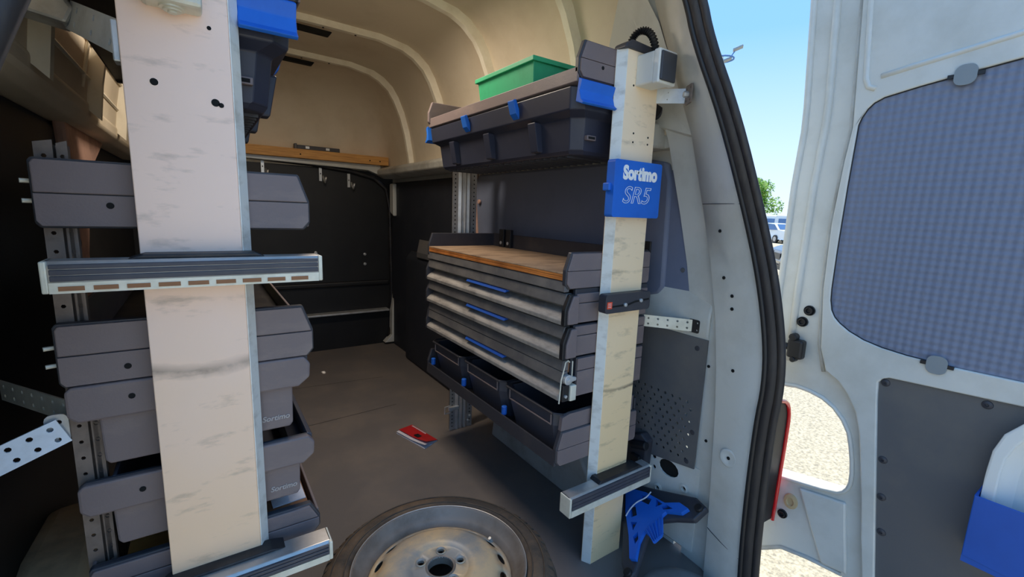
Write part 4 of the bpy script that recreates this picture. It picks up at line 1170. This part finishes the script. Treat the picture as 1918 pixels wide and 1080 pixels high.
# lower tray with three open bins
tl_ = cheek(rkr, XA, XB, 0.385, 0.500, False, name='shelf_tray')
build('tray_lip', MB().prism([(XA - 0.002, 0.385), (XA + 0.03, 0.385), (XA + 0.03, 0.395), (XA + 0.010, 0.398), (XA + 0.010, 0.432), (XA + 0.002, 0.434)], 'y', 0.99, 1.97), 'cheek_dark', tl_, 0.002)
build('tray_floor', MB().box(XA + 0.01, XB, 0.99, 1.97, 0.386, 0.394), 'darkmetal', tl_)
build('tray_back', MB().box(XB - 0.01, XB, 0.99, 1.97, 0.386, 0.54), 'cheek_dark', tl_, 0.003)
build('far_panel', MB().prism(cheek_poly(XA, XB, 0.385, 0.500, False), 'y', 1.955, 1.97), 'cheek_dark', tl_, 0.003)
for y in (1.93, 1.62, 1.305):
    build('divider_pin', MB().cyl((XA + 0.016, y, 0.43), (XA + 0.016, y, 0.462), 0.011, 10), 'blue', tl_, 0.003)
def open_bin(y0, y1, label):
    t = thing('open_bin', (1.05, (y0 + y1) / 2, 0.395), label, 'bin', 'open bins in the tray below the drawers')
    x0, x1 = XA + 0.016, XB - 0.014
    zb, zt = 0.394, 0.548
    def loop(o, z, dx=0.0):
        a, b, c, d = x0 - o + dx, x1 + o, y0 - o, y1 + o
        k = 0.022
        return [(a + k, c, z), (b, c, z), (b, d, z), (a + k, d, z), (a, d - k, z), (a, c + k, z)]
    build('bin_shell', MB().loft([loop(-0.012, zb, 0.02), loop(-0.004, zt - 0.045), loop(-0.004, zt - 0.003), loop(-0.009, zt - 0.003), loop(-0.010, zt - 0.04), loop(-0.018, zb + 0.006, 0.02)], True), 'bin', t, 0.002)
    r = MB()
    lo = loop(0.006, zt)
    for p, q in zip(lo, lo[1:] + lo[:1]):
        r.tube([p, q], 0.0045, 6)
    build('bin_rim', r, 'cheek_dark', t)
    # front frame of the label window
    r = MB()
    fx = x0 - 0.002
    for p, q in (((fx, y0 + 0.03, zt - 0.005), (fx, y1 - 0.03, zt - 0.005)), ((fx + 0.001, y0 + 0.03, zt - 0.042), (fx + 0.001, y1 - 0.03, zt - 0.042)), ((fx, y0 + 0.03, zt - 0.005), (fx + 0.001, y0 + 0.03, zt - 0.042)), ((fx, y1 - 0.03, zt - 0.005), (fx + 0.001, y1 - 0.03, zt - 0.042))):
        r.tube([p, q], 0.0028, 6)
    build('label_frame', r, 'cheek', t)
    return t
open_bin(1.64, 1.935, 'open dark bin under the drawers, at the punched rail end')
open_bin(1.325, 1.615, 'middle open dark bin in the tray under the drawers')
ob_ = open_bin(1.005, 1.30, 'open dark bin under the drawers, with worn rim beside the post')
build('worn_end_rim', MB().prism([(XA + 0.018, 0.5005), (XA + 0.05, 0.4995), (XB - 0.02, 0.5005), (XB - 0.02, 0.552), (XA + 0.05, 0.552), (XA + 0.022, 0.545)], 'y', 0.988, 1.003), 'cheek', ob_, 0.004)

# top shelf
XT = 1.185
tt = cheek(rkr, XA + 0.004, 1.162, 1.537, 1.637, False, name='shelf_tray', holes=((0.955, 1.575),))
build('tray_lip', MB().prism([(XA + 0.004, 1.528), (XA + 0.03, 1.522), (XA + 0.03, 1.53), (XA + 0.012, 1.54), (XA + 0.012, 1.566), (XA + 0.004, 1.566)], 'y', 0.99, 1.97), 'cheek', tt, 0.002)
build('tray_floor', MB().box(XA + 0.01, XT, 0.99, 1.97, 1.532, 1.538), 'darkmetal', tt)
build('tray_back', MB().box(XT - 0.01, XT, 0.99, 1.97, 1.53, 1.575), 'cheek_dark', tt, 0.003)
build('far_panel', MB().prism(cheek_poly(XA - 0.004, XT, 1.537, 1.637, False), 'y', 1.955, 1.972), 'cheek', tt, 0.003)
hanging_case(0.874, 1.17, False, 'dark case with blue latches under the shelf with the green box')
# green box
t = thing('storage_box', (1.02, 1.45, 1.538), 'green plastic box on the top shelf', 'box')
gx0, gx1, gy0, gy1, gz = 0.90, 1.13, 1.235, 1.59, 1.655
def gl(o, z):
    return [(gx0 - o, gy0 - o, z), (gx1 + o, gy0 - o, z), (gx1 + o, gy1 + o, z), (gx0 - o, gy1 + o, z)]
build('box_shell', MB().loft([gl(-0.012, 1.5378), gl(0, gz), gl(-0.004, gz), gl(-0.015, 1.545)], True), 'green', t, 0.003)
build('box_lip', MB().loft([gl(0.0, gz - 0.012), gl(0.008, gz - 0.012), gl(0.008, gz + 0.003), gl(-0.004, gz + 0.003)], True, cap=False), 'green', t, 0.002)

# ------------------------------------------------------------------ spare wheel lying on the floor
WX, WY = 0.494, 1.022
wh = thing('spare_wheel', (WX, WY, 0.0), 'dusty spare wheel with steel rim lying on the floor', 'wheel')
C0 = (WX, WY, 0.0)
ty = [(0.238, 0.020), (0.262, 0.006), (0.296, 0.010), (0.318, 0.030), (0.326, 0.060), (0.328, 0.10), (0.326, 0.145), (0.318, 0.172), (0.300, 0.192), (0.276, 0.200), (0.256, 0.199), (0.243, 0.190),
      (0.236, 0.180), (0.232, 0.10)]
tyre = build('tyre', MB().lathe(ty, 96, C0), 'tyre', wh, smooth=True, auto=60)
for rr, zz in ((0.292, 0.1965), (0.258, 0.2005)):
    build('sidewall_ring', MB().lathe([(rr - 0.002, zz - 0.002), (rr - 0.001, zz + 0.0016), (rr + 0.001, zz + 0.0016), (rr + 0.002, zz - 0.002)], 96, C0), 'tyre', tyre, smooth=True)
NB = 60
blk = None
for k in range(NB):
    a = 2 * math.pi * k / NB
    mb = MB()
    w = 0.011
    prof = [(0.303, 0.188), (0.318, 0.177), (0.329, 0.150), (0.334, 0.118), (0.325, 0.118), (0.315, 0.150), (0.305, 0.172)]
    j = random.uniform(-0.002, 0.003)
    mb.loft([[(r + (j if i in (1, 2, 3) else 0), s * w, z) for i, (r, z) in enumerate(prof)] for s in (-1, 1)], True)
    mb.xf(Matrix.Translation(C0) @ Matrix.Rotation(a, 4, 'Z'))
    build('tread_block', mb, 'tyre', tyre, 0.0015)
for zz in (0.095, 0.06):
    mb = MB()
    for k in range(NB):
        a = 2 * math.pi * (k + 0.5 * (zz > 0.07)) / NB
        m2 = MB().box(0.324, 0.3335, -0.012, 0.012, zz - 0.013, zz + 0.013).xf(Matrix.Translation(C0) @ Matrix.Rotation(a, 4, 'Z'))
        mb.add(m2.v, m2.f)
    o = build('tread_row', mb, 'tyre', tyre)
    o['kind'] = 'stuff'
# rim barrel
rimp = [(0.232, 0.188), (0.238, 0.196), (0.2415, 0.194), (0.238, 0.180), (0.232, 0.172), (0.226, 0.186), (0.216, 0.180), (0.208, 0.165), (0.205, 0.148), (0.196, 0.128), (0.190, 0.122), (0.190, 0.05), (0.20, 0.02), (0.234, 0.01), (0.235, 0.02), (0.203, 0.03), (0.194, 0.06),
        (0.194, 0.118), (0.200, 0.124), (0.209, 0.146), (0.212, 0.163), (0.220, 0.176)]
rimb = [(0.2405, 0.196), (0.236, 0.1975), (0.231, 0.192), (0.226, 0.176), (0.214, 0.168), (0.207, 0.160), (0.203, 0.150), (0.198, 0.140), (0.190, 0.132), (0.190, 0.03), (0.236, 0.012), (0.236, 0.02), (0.196, 0.036), (0.196, 0.118), (0.202, 0.140), (0.209, 0.154), (0.230, 0.166), (0.236, 0.186)]
rb = build('rim_barrel', MB().lathe(rimb, 96, C0), 'rimlip', wh, smooth=True, auto=45)
build('rim_bead', MB().lathe([(0.2385, 0.1965), (0.2400, 0.1995), (0.2425, 0.1985), (0.2425, 0.195)], 96, C0), 'rail', wh, smooth=True)
# centre disc: rings of quads, vents and bolt holes cut as true openings
dz = [(0.200, 0.146), (0.194, 0.147), (0.184, 0.154), (0.172, 0.163), (0.160, 0.171), (0.150, 0.176), (0.138, 0.180), (0.120, 0.183), (0.100, 0.184), (0.088, 0.183), (0.082, 0.178), (0.076, 0.176), (0.0, 0.176)]
def disc_z(r):
    for (r0, z0), (r1, z1) in zip(dz, dz[1:]):
        if r >= r1:
            k = (r0 - r) / (r0 - r1) if r0 != r1 else 0
            return z0 + (z1 - z0) * max(0, k)
    return 0.176
holes2 = [circle(0, 0, 0.036, 28)]
for k in range(5):
    a = math.radians(64 + 72 * k)
    holes2.append(circle(0.0585 * math.cos(a), 0.0585 * math.sin(a), 0.0098, 14))
NV = 16
for k in range(NV):
    a = 2 * math.pi * (k + 0.3) / NV
    holes2.append(circle(0.177 * math.cos(a), 0.177 * math.sin(a), 0.0105, 12, 0.021, a))
import bmesh
from mathutils.geometry import delaunay_2d_cdt
pts2, edges2 = [], []
def addloop(l):
    o = len(pts2)
    for p in l:
        pts2.append(Vector((p[0], p[1])))
    for i in range(len(l)):
        edges2.append((o + i, o + (i + 1) % len(l)))
addloop(circle(0, 0, 0.200, 96))
for hl_ in holes2:
    addloop(hl_)
for r, n in ((0.194, 90), (0.160, 0), (0.150, 64), (0.144, 64), (0.134, 56), (0.120, 48), (0.100, 40), (0.088, 40), (0.082, 40), (0.076, 40), (0.045, 24)):
    for p in (circle(0, 0, r, n) if n else []):
        pts2.append(Vector(p))
ov, oe, of, _, _, _ = delaunay_2d_cdt(pts2, edges2, [], 0, 1e-6)
def inside(p, l):
    c = False
    for (x0, y0), (x1, y1) in zip(l, l[1:] + l[:1]):
        if (y0 > p[1]) != (y1 > p[1]) and p[0] < (x1 - x0) * (p[1] - y0) / (y1 - y0) + x0:
            c = not c
    return c
keep = []
for f in of:
    c = sum((ov[i] for i in f), Vector((0, 0))) / len(f)
    if c.length < 0.2005 and not any(inside((c.x, c.y), l) for l in holes2):
        keep.append(tuple(f))
mb = MB()
mb.add([(WX + p.x, WY + p.y, disc_z(p.length)) for p in ov], keep)
disc = build('wheel_disc', mb, 'rimpaint', wh, smooth=True, auto=50)
sm = disc.modifiers.new('thickness', 'SOLIDIFY')
sm.thickness = 0.004
sm.offset = 1.0
for k in range(5):
    a = math.radians(64 + 72 * k)
    build('bolt_seat', MB().lathe([(0.0098, 0.1805), (0.0135, 0.1835), (0.0155, 0.1815), (0.0155, 0.177), (0.0098, 0.172)], 18, (WX + 0.0585 * math.cos(a), WY + 0.0585 * math.sin(a), 0)), 'rimpaint', disc, smooth=True, auto=40)
build('hub_collar', MB().lathe([(0.036, 0.181), (0.040, 0.183), (0.044, 0.179), (0.044, 0.175), (0.036, 0.157)], 32, C0), 'rimlip', disc, smooth=True, auto=40)
va = math.radians(12)
build('tyre_valve', MB().tube([(WX + 0.203 * math.cos(va), WY + 0.203 * math.sin(va), 0.14), (WX + 0.190 * math.cos(va), WY + 0.190 * math.sin(va), 0.165)], 0.005, 10), 'zinc', wh)
build('wheel_back', MB().lathe([(0, 0.004), (0.19, 0.004), (0.19, 0.006), (0, 0.006)], 40, C0), 'floor', wh)

# ------------------------------------------------------------------ brochure on the floor
br = thing('brochure', (0.85, 2.06, 0.0), 'red covered brochure with curled pages on the floor', 'brochure')
ca, cb, cc_, cd = Vector((0.775, 2.150, 0)), Vector((0.878, 2.191, 0)), Vector((0.927, 1.972, 0)), Vector((0.838, 1.928, 0))
def bq(u, v, z):
    p = (ca.lerp(cd, u)).lerp(cb.lerp(cc_, u), v)
    return (p.x, p.y, z)
mb = MB()
nu, nv = 12, 5
def page(lift, z0, inset=0.0, th=0.0012):
    m = MB()
    for s in (0, 1):
        vs = []
        for i in range(nu + 1):
            for j in range(nv + 1):
                u, v = i / nu, inset + (1 - inset) * j / nv
                curl = lift * (max(0, u - 0.45) ** 1.5) * (1 - v) + lift * 0.2 * (1 - v)
                vs.append(bq(u, v, z0 + curl + s * th))
        m.add(vs, [(i * (nv + 1) + j, (i + 1) * (nv + 1) + j, (i + 1) * (nv + 1) + j + 1, i * (nv + 1) + j + 1) for i in range(nu) for j in range(nv)])
    n0 = (nu + 1) * (nv + 1)
    rim_ = [i * (nv + 1) for i in range(nu + 1)] + [nu * (nv + 1) + j for j in range(1, nv + 1)] + [i * (nv + 1) + nv for i in range(nu - 1, -1, -1)] + [j for j in range(nv - 1, 0, -1)]
    m.f += [(a, b, b + n0, a + n0) for a, b in zip(rim_, rim_[1:] + rim_[:1])]
    return m
build('page_block', page(0.0, 0.0005, 0.0, 0.003), 'paper', br, smooth=True, auto=40)
build('page_leaf', page(0.03, 0.004, 0.0), 'paper', br, smooth=True, auto=40)
cov = build('cover', page(0.055, 0.006, 0.16), 'red', br, smooth=True, auto=40)
p0 = Vector(bq(0.50, 0.45, 0.0)); 
sm_ = MB()
sm_.add([bq(0.45, 0.30, 0.0195), bq(0.68, 0.22, 0.0245), bq(0.68, 0.5, 0.0185), bq(0.5, 0.58, 0.0135)], [(0, 1, 2, 3)])
# pale worn lettering band along the back edge of the cover (illegible in the photograph)
for k in range(11):
    u = 0.06 + k * 0.05
    build('cover_print', MB().add([bq(u, 0.88, 0.0095), bq(u + 0.034, 0.88, 0.0095), bq(u + 0.034, 0.96, 0.0085), bq(u, 0.96, 0.0085)], [(0, 1, 2, 3)]), 'paper', cov)
build('cover_patch', MB().add([(p[0], p[1], p[2] + 0.003) for p in (bq(0.46, 0.30, 0.016), bq(0.64, 0.27, 0.019), bq(0.64, 0.55, 0.014), bq(0.48, 0.58, 0.0115))], [(0, 1, 2, 3)]), 'darkmetal', cov)

# ------------------------------------------------------------------ corner bracket plate with blue lattice
A, B, Cc = Vector((1.285, 1.06, 0.155)), Vector((1.287, 0.738, 0.250)), Vector((1.03, 0.812, 0.055))
ct = thing('corner_bracket', (1.15, 0.85, 0.02), 'black triangular corner plate carrying a blue plastic lattice', 'bracket')
O = (B + Cc) / 2
V_ = (A - O).normalized()
U_ = (B - Cc) - V_ * (B - Cc).dot(V_)
U_.normalize()
N_ = U_.cross(V_)
if N_.z < 0:
    N_ = -N_
def uv(p):
    d = Vector(p) - O
    return (d.dot(U_), d.dot(V_))
ua, ub, uc = uv(A), uv(B), uv(Cc)
L_ = (B - Cc).length
def tri(w0, w1, w2):
    """barycentric point of A, B, C"""
    return (ua[0] * w0 + ub[0] * w1 + uc[0] * w2, ua[1] * w0 + ub[1] * w1 + uc[1] * w2)
pl_out = [tri(1.0, 0.03, -0.03), tri(0.62, 0.42, -0.04), tri(0.12, 0.96, -0.08), tri(-0.06, 1.06, 0.0), tri(-0.06, 0.88, 0.18), tri(0.10, 0.66, 0.24), tri(0.20, 0.50, 0.30), tri(0.20, 0.30, 0.50), tri(0.08, 0.22, 0.70),
          tri(-0.05, 0.12, 0.93), tri(-0.04, 0.0, 1.04), tri(0.14, -0.05, 0.91), tri(0.65, -0.01, 0.36), tri(1.0, -0.02, 0.02)]
build('base_plate', MB().plate(pl_out, [], O, U_, V_, N_, 0.022), 'cheek_dark', ct, 0.006)
def ring(w, k):
    return tri(*w)
lat = [tri(0.86, 0.09, 0.05), tri(0.62, 0.34, 0.04), tri(0.30, 0.60, 0.10), tri(0.16, 0.80, 0.04), tri(0.02, 0.90, 0.08), tri(0.04, 0.80, 0.16), tri(0.20, 0.60, 0.20), tri(0.20, 0.52, 0.28), tri(0.02, 0.50, 0.48), tri(0.02, 0.40, 0.58), tri(0.20, 0.28, 0.52),
       tri(0.14, 0.20, 0.66), tri(0.0, 0.14, 0.86), tri(0.06, 0.06, 0.88), tri(0.30, 0.06, 0.64), tri(0.60, 0.02, 0.38), tri(0.86, 0.03, 0.11)]
def shrink(poly, k=0.82):
    cx = sum(p[0] for p in poly) / len(poly); cy = sum(p[1] for p in poly) / len(poly)
    return [(cx + (p[0] - cx) * k, cy + (p[1] - cy) * k) for p in poly]
lh = [shrink([tri(0.66, 0.26, 0.08), tri(0.46, 0.44, 0.10), tri(0.42, 0.38, 0.20), tri(0.60, 0.22, 0.18)]),
      shrink([tri(0.44, 0.48, 0.08), tri(0.30, 0.58, 0.12), tri(0.34, 0.46, 0.20)]),
      shrink([tri(0.27, 0.62, 0.11), tri(0.14, 0.72, 0.14), tri(0.24, 0.56, 0.20), tri(0.30, 0.54, 0.16)]),
      shrink([tri(0.66, 0.08, 0.26), tri(0.60, 0.18, 0.22), tri(0.42, 0.20, 0.38), tri(0.46, 0.10, 0.44)]),
      shrink([tri(0.44, 0.09, 0.47), tri(0.36, 0.20, 0.44), tri(0.30, 0.12, 0.58)]),
      shrink([tri(0.26, 0.11, 0.63), tri(0.26, 0.20, 0.54), tri(0.16, 0.20, 0.64), tri(0.14, 0.14, 0.72)])]
gc = tri(0.30, 0.36, 0.34)
def about(poly, k=0.92):
    return [(gc[0] + (p[0] - gc[0]) * k, gc[1] + (p[1] - gc[1]) * k) for p in poly]
bl = build('blue_lattice', MB().plate(about(lat), [about(h_) for h_ in lh], O + N_ * 0.014, U_, V_, N_, 0.016), 'blue', ct, 0.003)
for k in range(6):
    a = Vector(tri(0.20 - 0.0 * k, 0.52 - 0.04 * k, 0.28 + 0.04 * k)); b = Vector(tri(0.02, 0.50 - 0.02 * k, 0.48 + 0.02 * k))
    pa = O + U_ * a.x + V_ * a.y + N_ * 0.013
    pb = O + U_ * b.x + V_ * b.y + N_ * 0.013
    build('grip_fin', MB().tube([pa, pb], 0.0035, 6, ry=0.007), 'blue', bl)
for w in ((-0.01, 0.97, 0.04), (0.0, 0.04, 0.96)):
    a = tri(*w)
    p = O + U_ * a[0] + V_ * a[1]
    build('corner_socket', MB().cyl(p - N_ * 0.004, p + N_ * 0.010, 0.014, 14), 'plug', ct, 0.003)
build('plate_foot', MB().tube([A - N_ * 0.01, Vector((1.282, 1.055, 0.0))], 0.012, 8), 'cheek_dark', ct)
build('plate_foot', MB().tube([Cc - N_ * 0.01, Vector((1.03, 0.815, 0.0))], 0.012, 8), 'cheek_dark', ct)
# thin wire lying over it
wp = smooth_path([Vector(p) for p in ((1.264, 0.917, 0.204), (1.240, 0.917, 0.189), (1.218, 0.940, 0.167), (1.190, 0.945, 0.144), (1.168, 0.940, 0.131))], 2)
t = build('loose_wire', MB().tube(wp, 0.0025, 6), 'paper', None, smooth=True)
tag(t, 'thin pale wire lying over the blue lattice', 'wire')
# moulded black clip block leaning behind the cross bar
t = thing('tie_down_block', (1.305, 1.01, 0.22), 'black moulded clip block behind the small cross bar', 'bracket')
build('block_body', MB().prism([(0.975, 0.22), (1.06, 0.22), (1.06, 0.35), (1.0, 0.385), (0.97, 0.365)], 'x', 1.285, 1.3228), 'cheek_dark', t, 0.006)
build('block_clip', MB().cyl((1.280, 0.965, 0.352), (1.280, 1.03, 0.332), 0.016, 12), 'plug', t, 0.004)
build('block_clip', MB().box(1.272, 1.288, 0.99, 1.03, 0.26, 0.30), 'plug', t, 0.005)
# round grey cover by the door sill
t = thing('round_cover', (1.13, 0.70, 0.0), 'round grey moulded cover on the floor beneath the blue lattice', 'cover')
build('cover_dome', MB().lathe([(0, 0.045), (0.10, 0.043), (0.128, 0.034), (0.142, 0.012), (0.145, 0.0), (0, 0)], 48, (1.134, 0.670, 0)), 'greydrum', t, smooth=True, auto=50)
build('cover_ring', MB().lathe([(0.050, 0.044), (0.054, 0.050), (0.062, 0.050), (0.066, 0.042)], 40, (1.12, 0.655, 0)), 'plug', t, smooth=True)

# ================================================================== OUTSIDE
def car(name, label, cat, pos, rot, prof, win, L, W, body, group=None, wheel_r=0.33, wheels=(0.8, -0.8)):
    """prof/win: side outlines (x along the car, z), extruded over the width with a tumblehome"""
    t = thing(name, (pos[0], pos[1], -0.57), label, cat, group)
    Mx = Matrix.Translation((pos[0], pos[1], -0.57)) @ Matrix.Rotation(rot, 4, 'Z')
    def loopat(p, y, k):
        zmax = max(b for a, b in p)
        return [(a, y * (1 - k * max(0, (b - 0.9)) / (zmax - 0.85)), b) for a, b in p]
    hw = W / 2
    mb = MB().loft([loopat(prof, -hw * 0.94, 0.14), loopat(prof, -hw, 0.14), loopat(prof, hw, 0.14), loopat(prof, hw * 0.94, 0.14)], True)
    build('body', mb.xf(Mx), body, t, 0.04)
    for s in (-1, 1):
        for wpoly in win:
            m = MB().add([(a, s * hw * (1 - 0.14 * max(0, (b - 0.9)) / (max(q for _, q in prof) - 0.85)) + s * 0.012, b) for a, b in wpoly], [tuple(range(len(wpoly)))])
            build('window', m.xf(Mx), 'glass', t)
        for wx in wheels:
            wm = MB().cyl((wx, s * hw * 0.82, wheel_r), (wx, s * hw * 1.01, wheel_r), wheel_r, 20).xf(Mx)
            wo = build('wheel', wm, 'plug', t)
            build('hubcap', MB().cyl((wx, s * hw * 1.01, wheel_r), (wx, s * hw * 1.02, wheel_r), wheel_r * 0.6, 16).xf(Mx), 'rail', wo)
    return t, Mx
def carface(t, Mx, xf, items):
    for nm, y0, y1, z0, z1, m in items:
        build(nm, MB().box(xf, xf + 0.03, y0, y1, z0, z1).xf(Mx), m, t)

suv = [(-2.2, 0.35), (2.15, 0.30), (2.28, 0.55), (2.22, 0.88), (1.95, 1.0), (1.05, 1.08), (0.35, 1.55), (-1.2, 1.62), (-2.0, 1.30), (-2.25, 0.9)]
suvw = [[(0.95, 1.08), (0.33, 1.50), (-0.3, 1.54), (-0.3, 1.06)], [(-0.36, 1.06), (-0.36, 1.54), (-1.15, 1.56), (-1.7, 1.2), (-1.6, 1.06)]]
def front_set(t, Mx, W, z, grille='plug'):
    h = W / 2
    carface(t, Mx, 2.24, [('grille', -0.55, 0.55, z, z + 0.20, grille), ('lower_intake', -h * 0.75, h * 0.75, 0.32, 0.42, 'plug')])
    for s in (-1, 1):
        build('headlamp', MB().box(2.05, 2.24, s * h * 0.62 - 0.18, s * h * 0.62 + 0.18, z + 0.16, z + 0.24).xf(Mx), 'glass', t)
        build('fog_lamp', MB().cyl((2.2, s * h * 0.7, 0.48), (2.27, s * h * 0.7, 0.48), 0.10, 12).xf(Mx), 'plug', t)
    build('windscreen', MB().add([(0.98, -0.72, 1.12), (0.98, 0.72, 1.12), (0.38, 0.62, 1.53), (0.38, -0.62, 1.53)], [(0, 1, 2, 3)]).xf(Matrix.Translation(Mx @ Vector((0, 0, 0)) * 0) @ Mx @ Matrix.Translation((0.02, 0, 0.02))), 'glass', t)
d1 = Vector((41.9, 20.2, 0)).normalized()
r1 = Vector((d1.y, -d1.x, 0))
def at(dist, off):
    p = d1 * dist + r1 * off
    return (p.x, p.y)
ang = math.atan2(-d1.y, -d1.x)
t, Mx = car('parked_car', 'white parked car with dark grille facing the van', 'car', at(44.5, 0.4), ang + 0.55, suv, suvw, 4.5, 1.9, 'carwhite', 'parked vehicles in the yard')
front_set(t, Mx, 1.9, 0.62)
t, Mx = car('parked_car', 'dark green parked car behind the white car', 'car', at(49, 0.2), ang + 0.75, suv, suvw, 4.5, 1.85, 'cargreen', 'parked vehicles in the yard')
front_set(t, Mx, 1.85, 0.6)
t, Mx = car('parked_car', 'dark blue parked car standing closest to the white van pillar', 'car', at(16.8, 2.3), ang - 1.35, suv, suvw, 4.5, 1.8, 'cardark', 'parked vehicles in the yard')
front_set(t, Mx, 1.8, 0.6)
van = [(-2.6, 0.4), (2.5, 0.35), (2.62, 0.7), (2.5, 1.1), (2.0, 1.3), (1.35, 2.15), (1.1, 2.3), (-2.5, 2.35), (-2.65, 2.2), (-2.65, 0.6)]
vanw = [[(1.9, 1.30), (1.30, 2.05), (0.75, 2.05), (0.75, 1.30)], [(0.65, 1.35), (0.65, 2.05), (-0.6, 2.05), (-0.6, 1.35)], [(-0.7, 1.35), (-0.7, 2.05), (-2.3, 2.05), (-2.3, 1.35)]]
for dist, off, da, lab in ((55, 2.6, 1.35, 'white parked van with side windows behind the white car'), (60, -0.6, 1.45, 'long white parked van showing its blue windows'), (68, 4.0, 0.3, 'tall white parked van before the trees'), (70, -1.5, 1.3, 'white parked van roof just before the pale tree')):
    t, Mx = car('parked_van', lab, 'van', at(dist, off), ang + da, van, vanw, 5.2, 2.0, 'carwhite', 'parked vehicles in the yard', 0.36, (1.7, -1.7))
    build('windscreen', MB().add([(2.02, -0.8, 1.32), (2.02, 0.8, 1.32), (1.37, 0.72, 2.13), (1.37, -0.72, 2.13)], [(0, 1, 2, 3)]).xf(Mx @ Matrix.Translation((0.03, 0, 0.03))), 'glass', t)

def tree(pos, h, r, leafm, label, seed):
    rnd = random.Random(seed)
    t = thing('leafy_tree', (pos[0], pos[1], -0.57), label, 'tree', 'trees behind the yard')
    p = Vector((pos[0], pos[1], -0.57))
    build('trunk', MB().tube([p, p + Vector((0.1, 0.1, h * 0.3)), p + Vector((0, 0.2, h * 0.75))], [0.25, 0.18, 0.06], 8), 'bark', t)
    mb = MB()
    blobs = [(Vector((rnd.uniform(-1, 1) * r * 0.7, rnd.uniform(-1, 1) * r * 0.7, h * rnd.uniform(0.12, 0.88))), r * rnd.uniform(0.28, 0.5)) for _ in range(24)]
    for c, br_ in blobs:
        for _ in range(230):
            d = Vector((rnd.gauss(0, 1), rnd.gauss(0, 1), rnd.gauss(0, 1))).normalized() * br_ * rnd.uniform(0.6, 1.1)
            q = p + c + d
            q.z = max(q.z, -0.2)
            a = Vector((rnd.gauss(0, 1), rnd.gauss(0, 1), rnd.gauss(0, 1))).normalized()
            b = a.orthogonal().normalized()
            s = rnd.uniform(0.14, 0.3)
            mb.add([q + a * s, q + b * s * 0.6, q - a * s, q - b * s * 0.6], [(0, 1, 2, 3)])
    build('crown', mb, leafm, t)
for dist, off, h, r, lm, lab, sd in ((88, -3.2, 9.4, 3.2, 'leaf', 'pale green tree behind the parked vans', 1), (88, 4.6, 10.2, 3.0, 'leaf_dark', 'deeper green tree behind the tall white van', 2), (92, 13.5, 10.6, 3.6, 'leaf', 'light green tree at the end of the tree row by the door', 3), (92, -12.0, 10.0, 3.6, 'leaf_dark', 'deep green tree at the end of the tree row by the pillar', 4)):
    tree(at(dist, off), h, r, lm, lab, sd)

# floodlight mast
lm_ = Vector((25.0, 16.2, -0.57))
t = thing('light_mast', lm_, 'tall floodlight mast rising against the sky', 'mast')
build('mast_pole', MB().tube([lm_, lm_ + Vector((0, 0, 10.9))], [0.12, 0.07], 12), 'pole', t, smooth=True)
top = lm_ + Vector((0, 0, 10.7))
mb = MB()
ringp = [top + Vector((0.62 * math.cos(a * math.pi / 8), 0.62 * math.sin(a * math.pi / 8), 0.0)) for a in range(17)]
build('head_ring', mb.tube(ringp, 0.045, 6), 'flood', t)
rr_ = Vector((0.54, -0.84, 0))
for a, hz in ((0.62, 0.45), (0.1, -0.12), (-0.5, 0.05)):
    q = top + rr_ * a
    build('lamp_arm', MB().tube([top + rr_ * (a * 0.6), q + Vector((0, 0, hz * 0.8))], 0.03, 6), 'flood', t)
    fh = MB().box(-0.10, 0.42, -0.2, 0.2, -0.05, 0.05).xf(Matrix.Translation(q + Vector((0, 0, hz))) @ Matrix.Rotation(math.atan2(rr_.y, rr_.x), 4, 'Z') @ Matrix.Rotation(-0.35, 4, 'Y'))
    build('flood_head', fh, 'pole', t, 0.02)
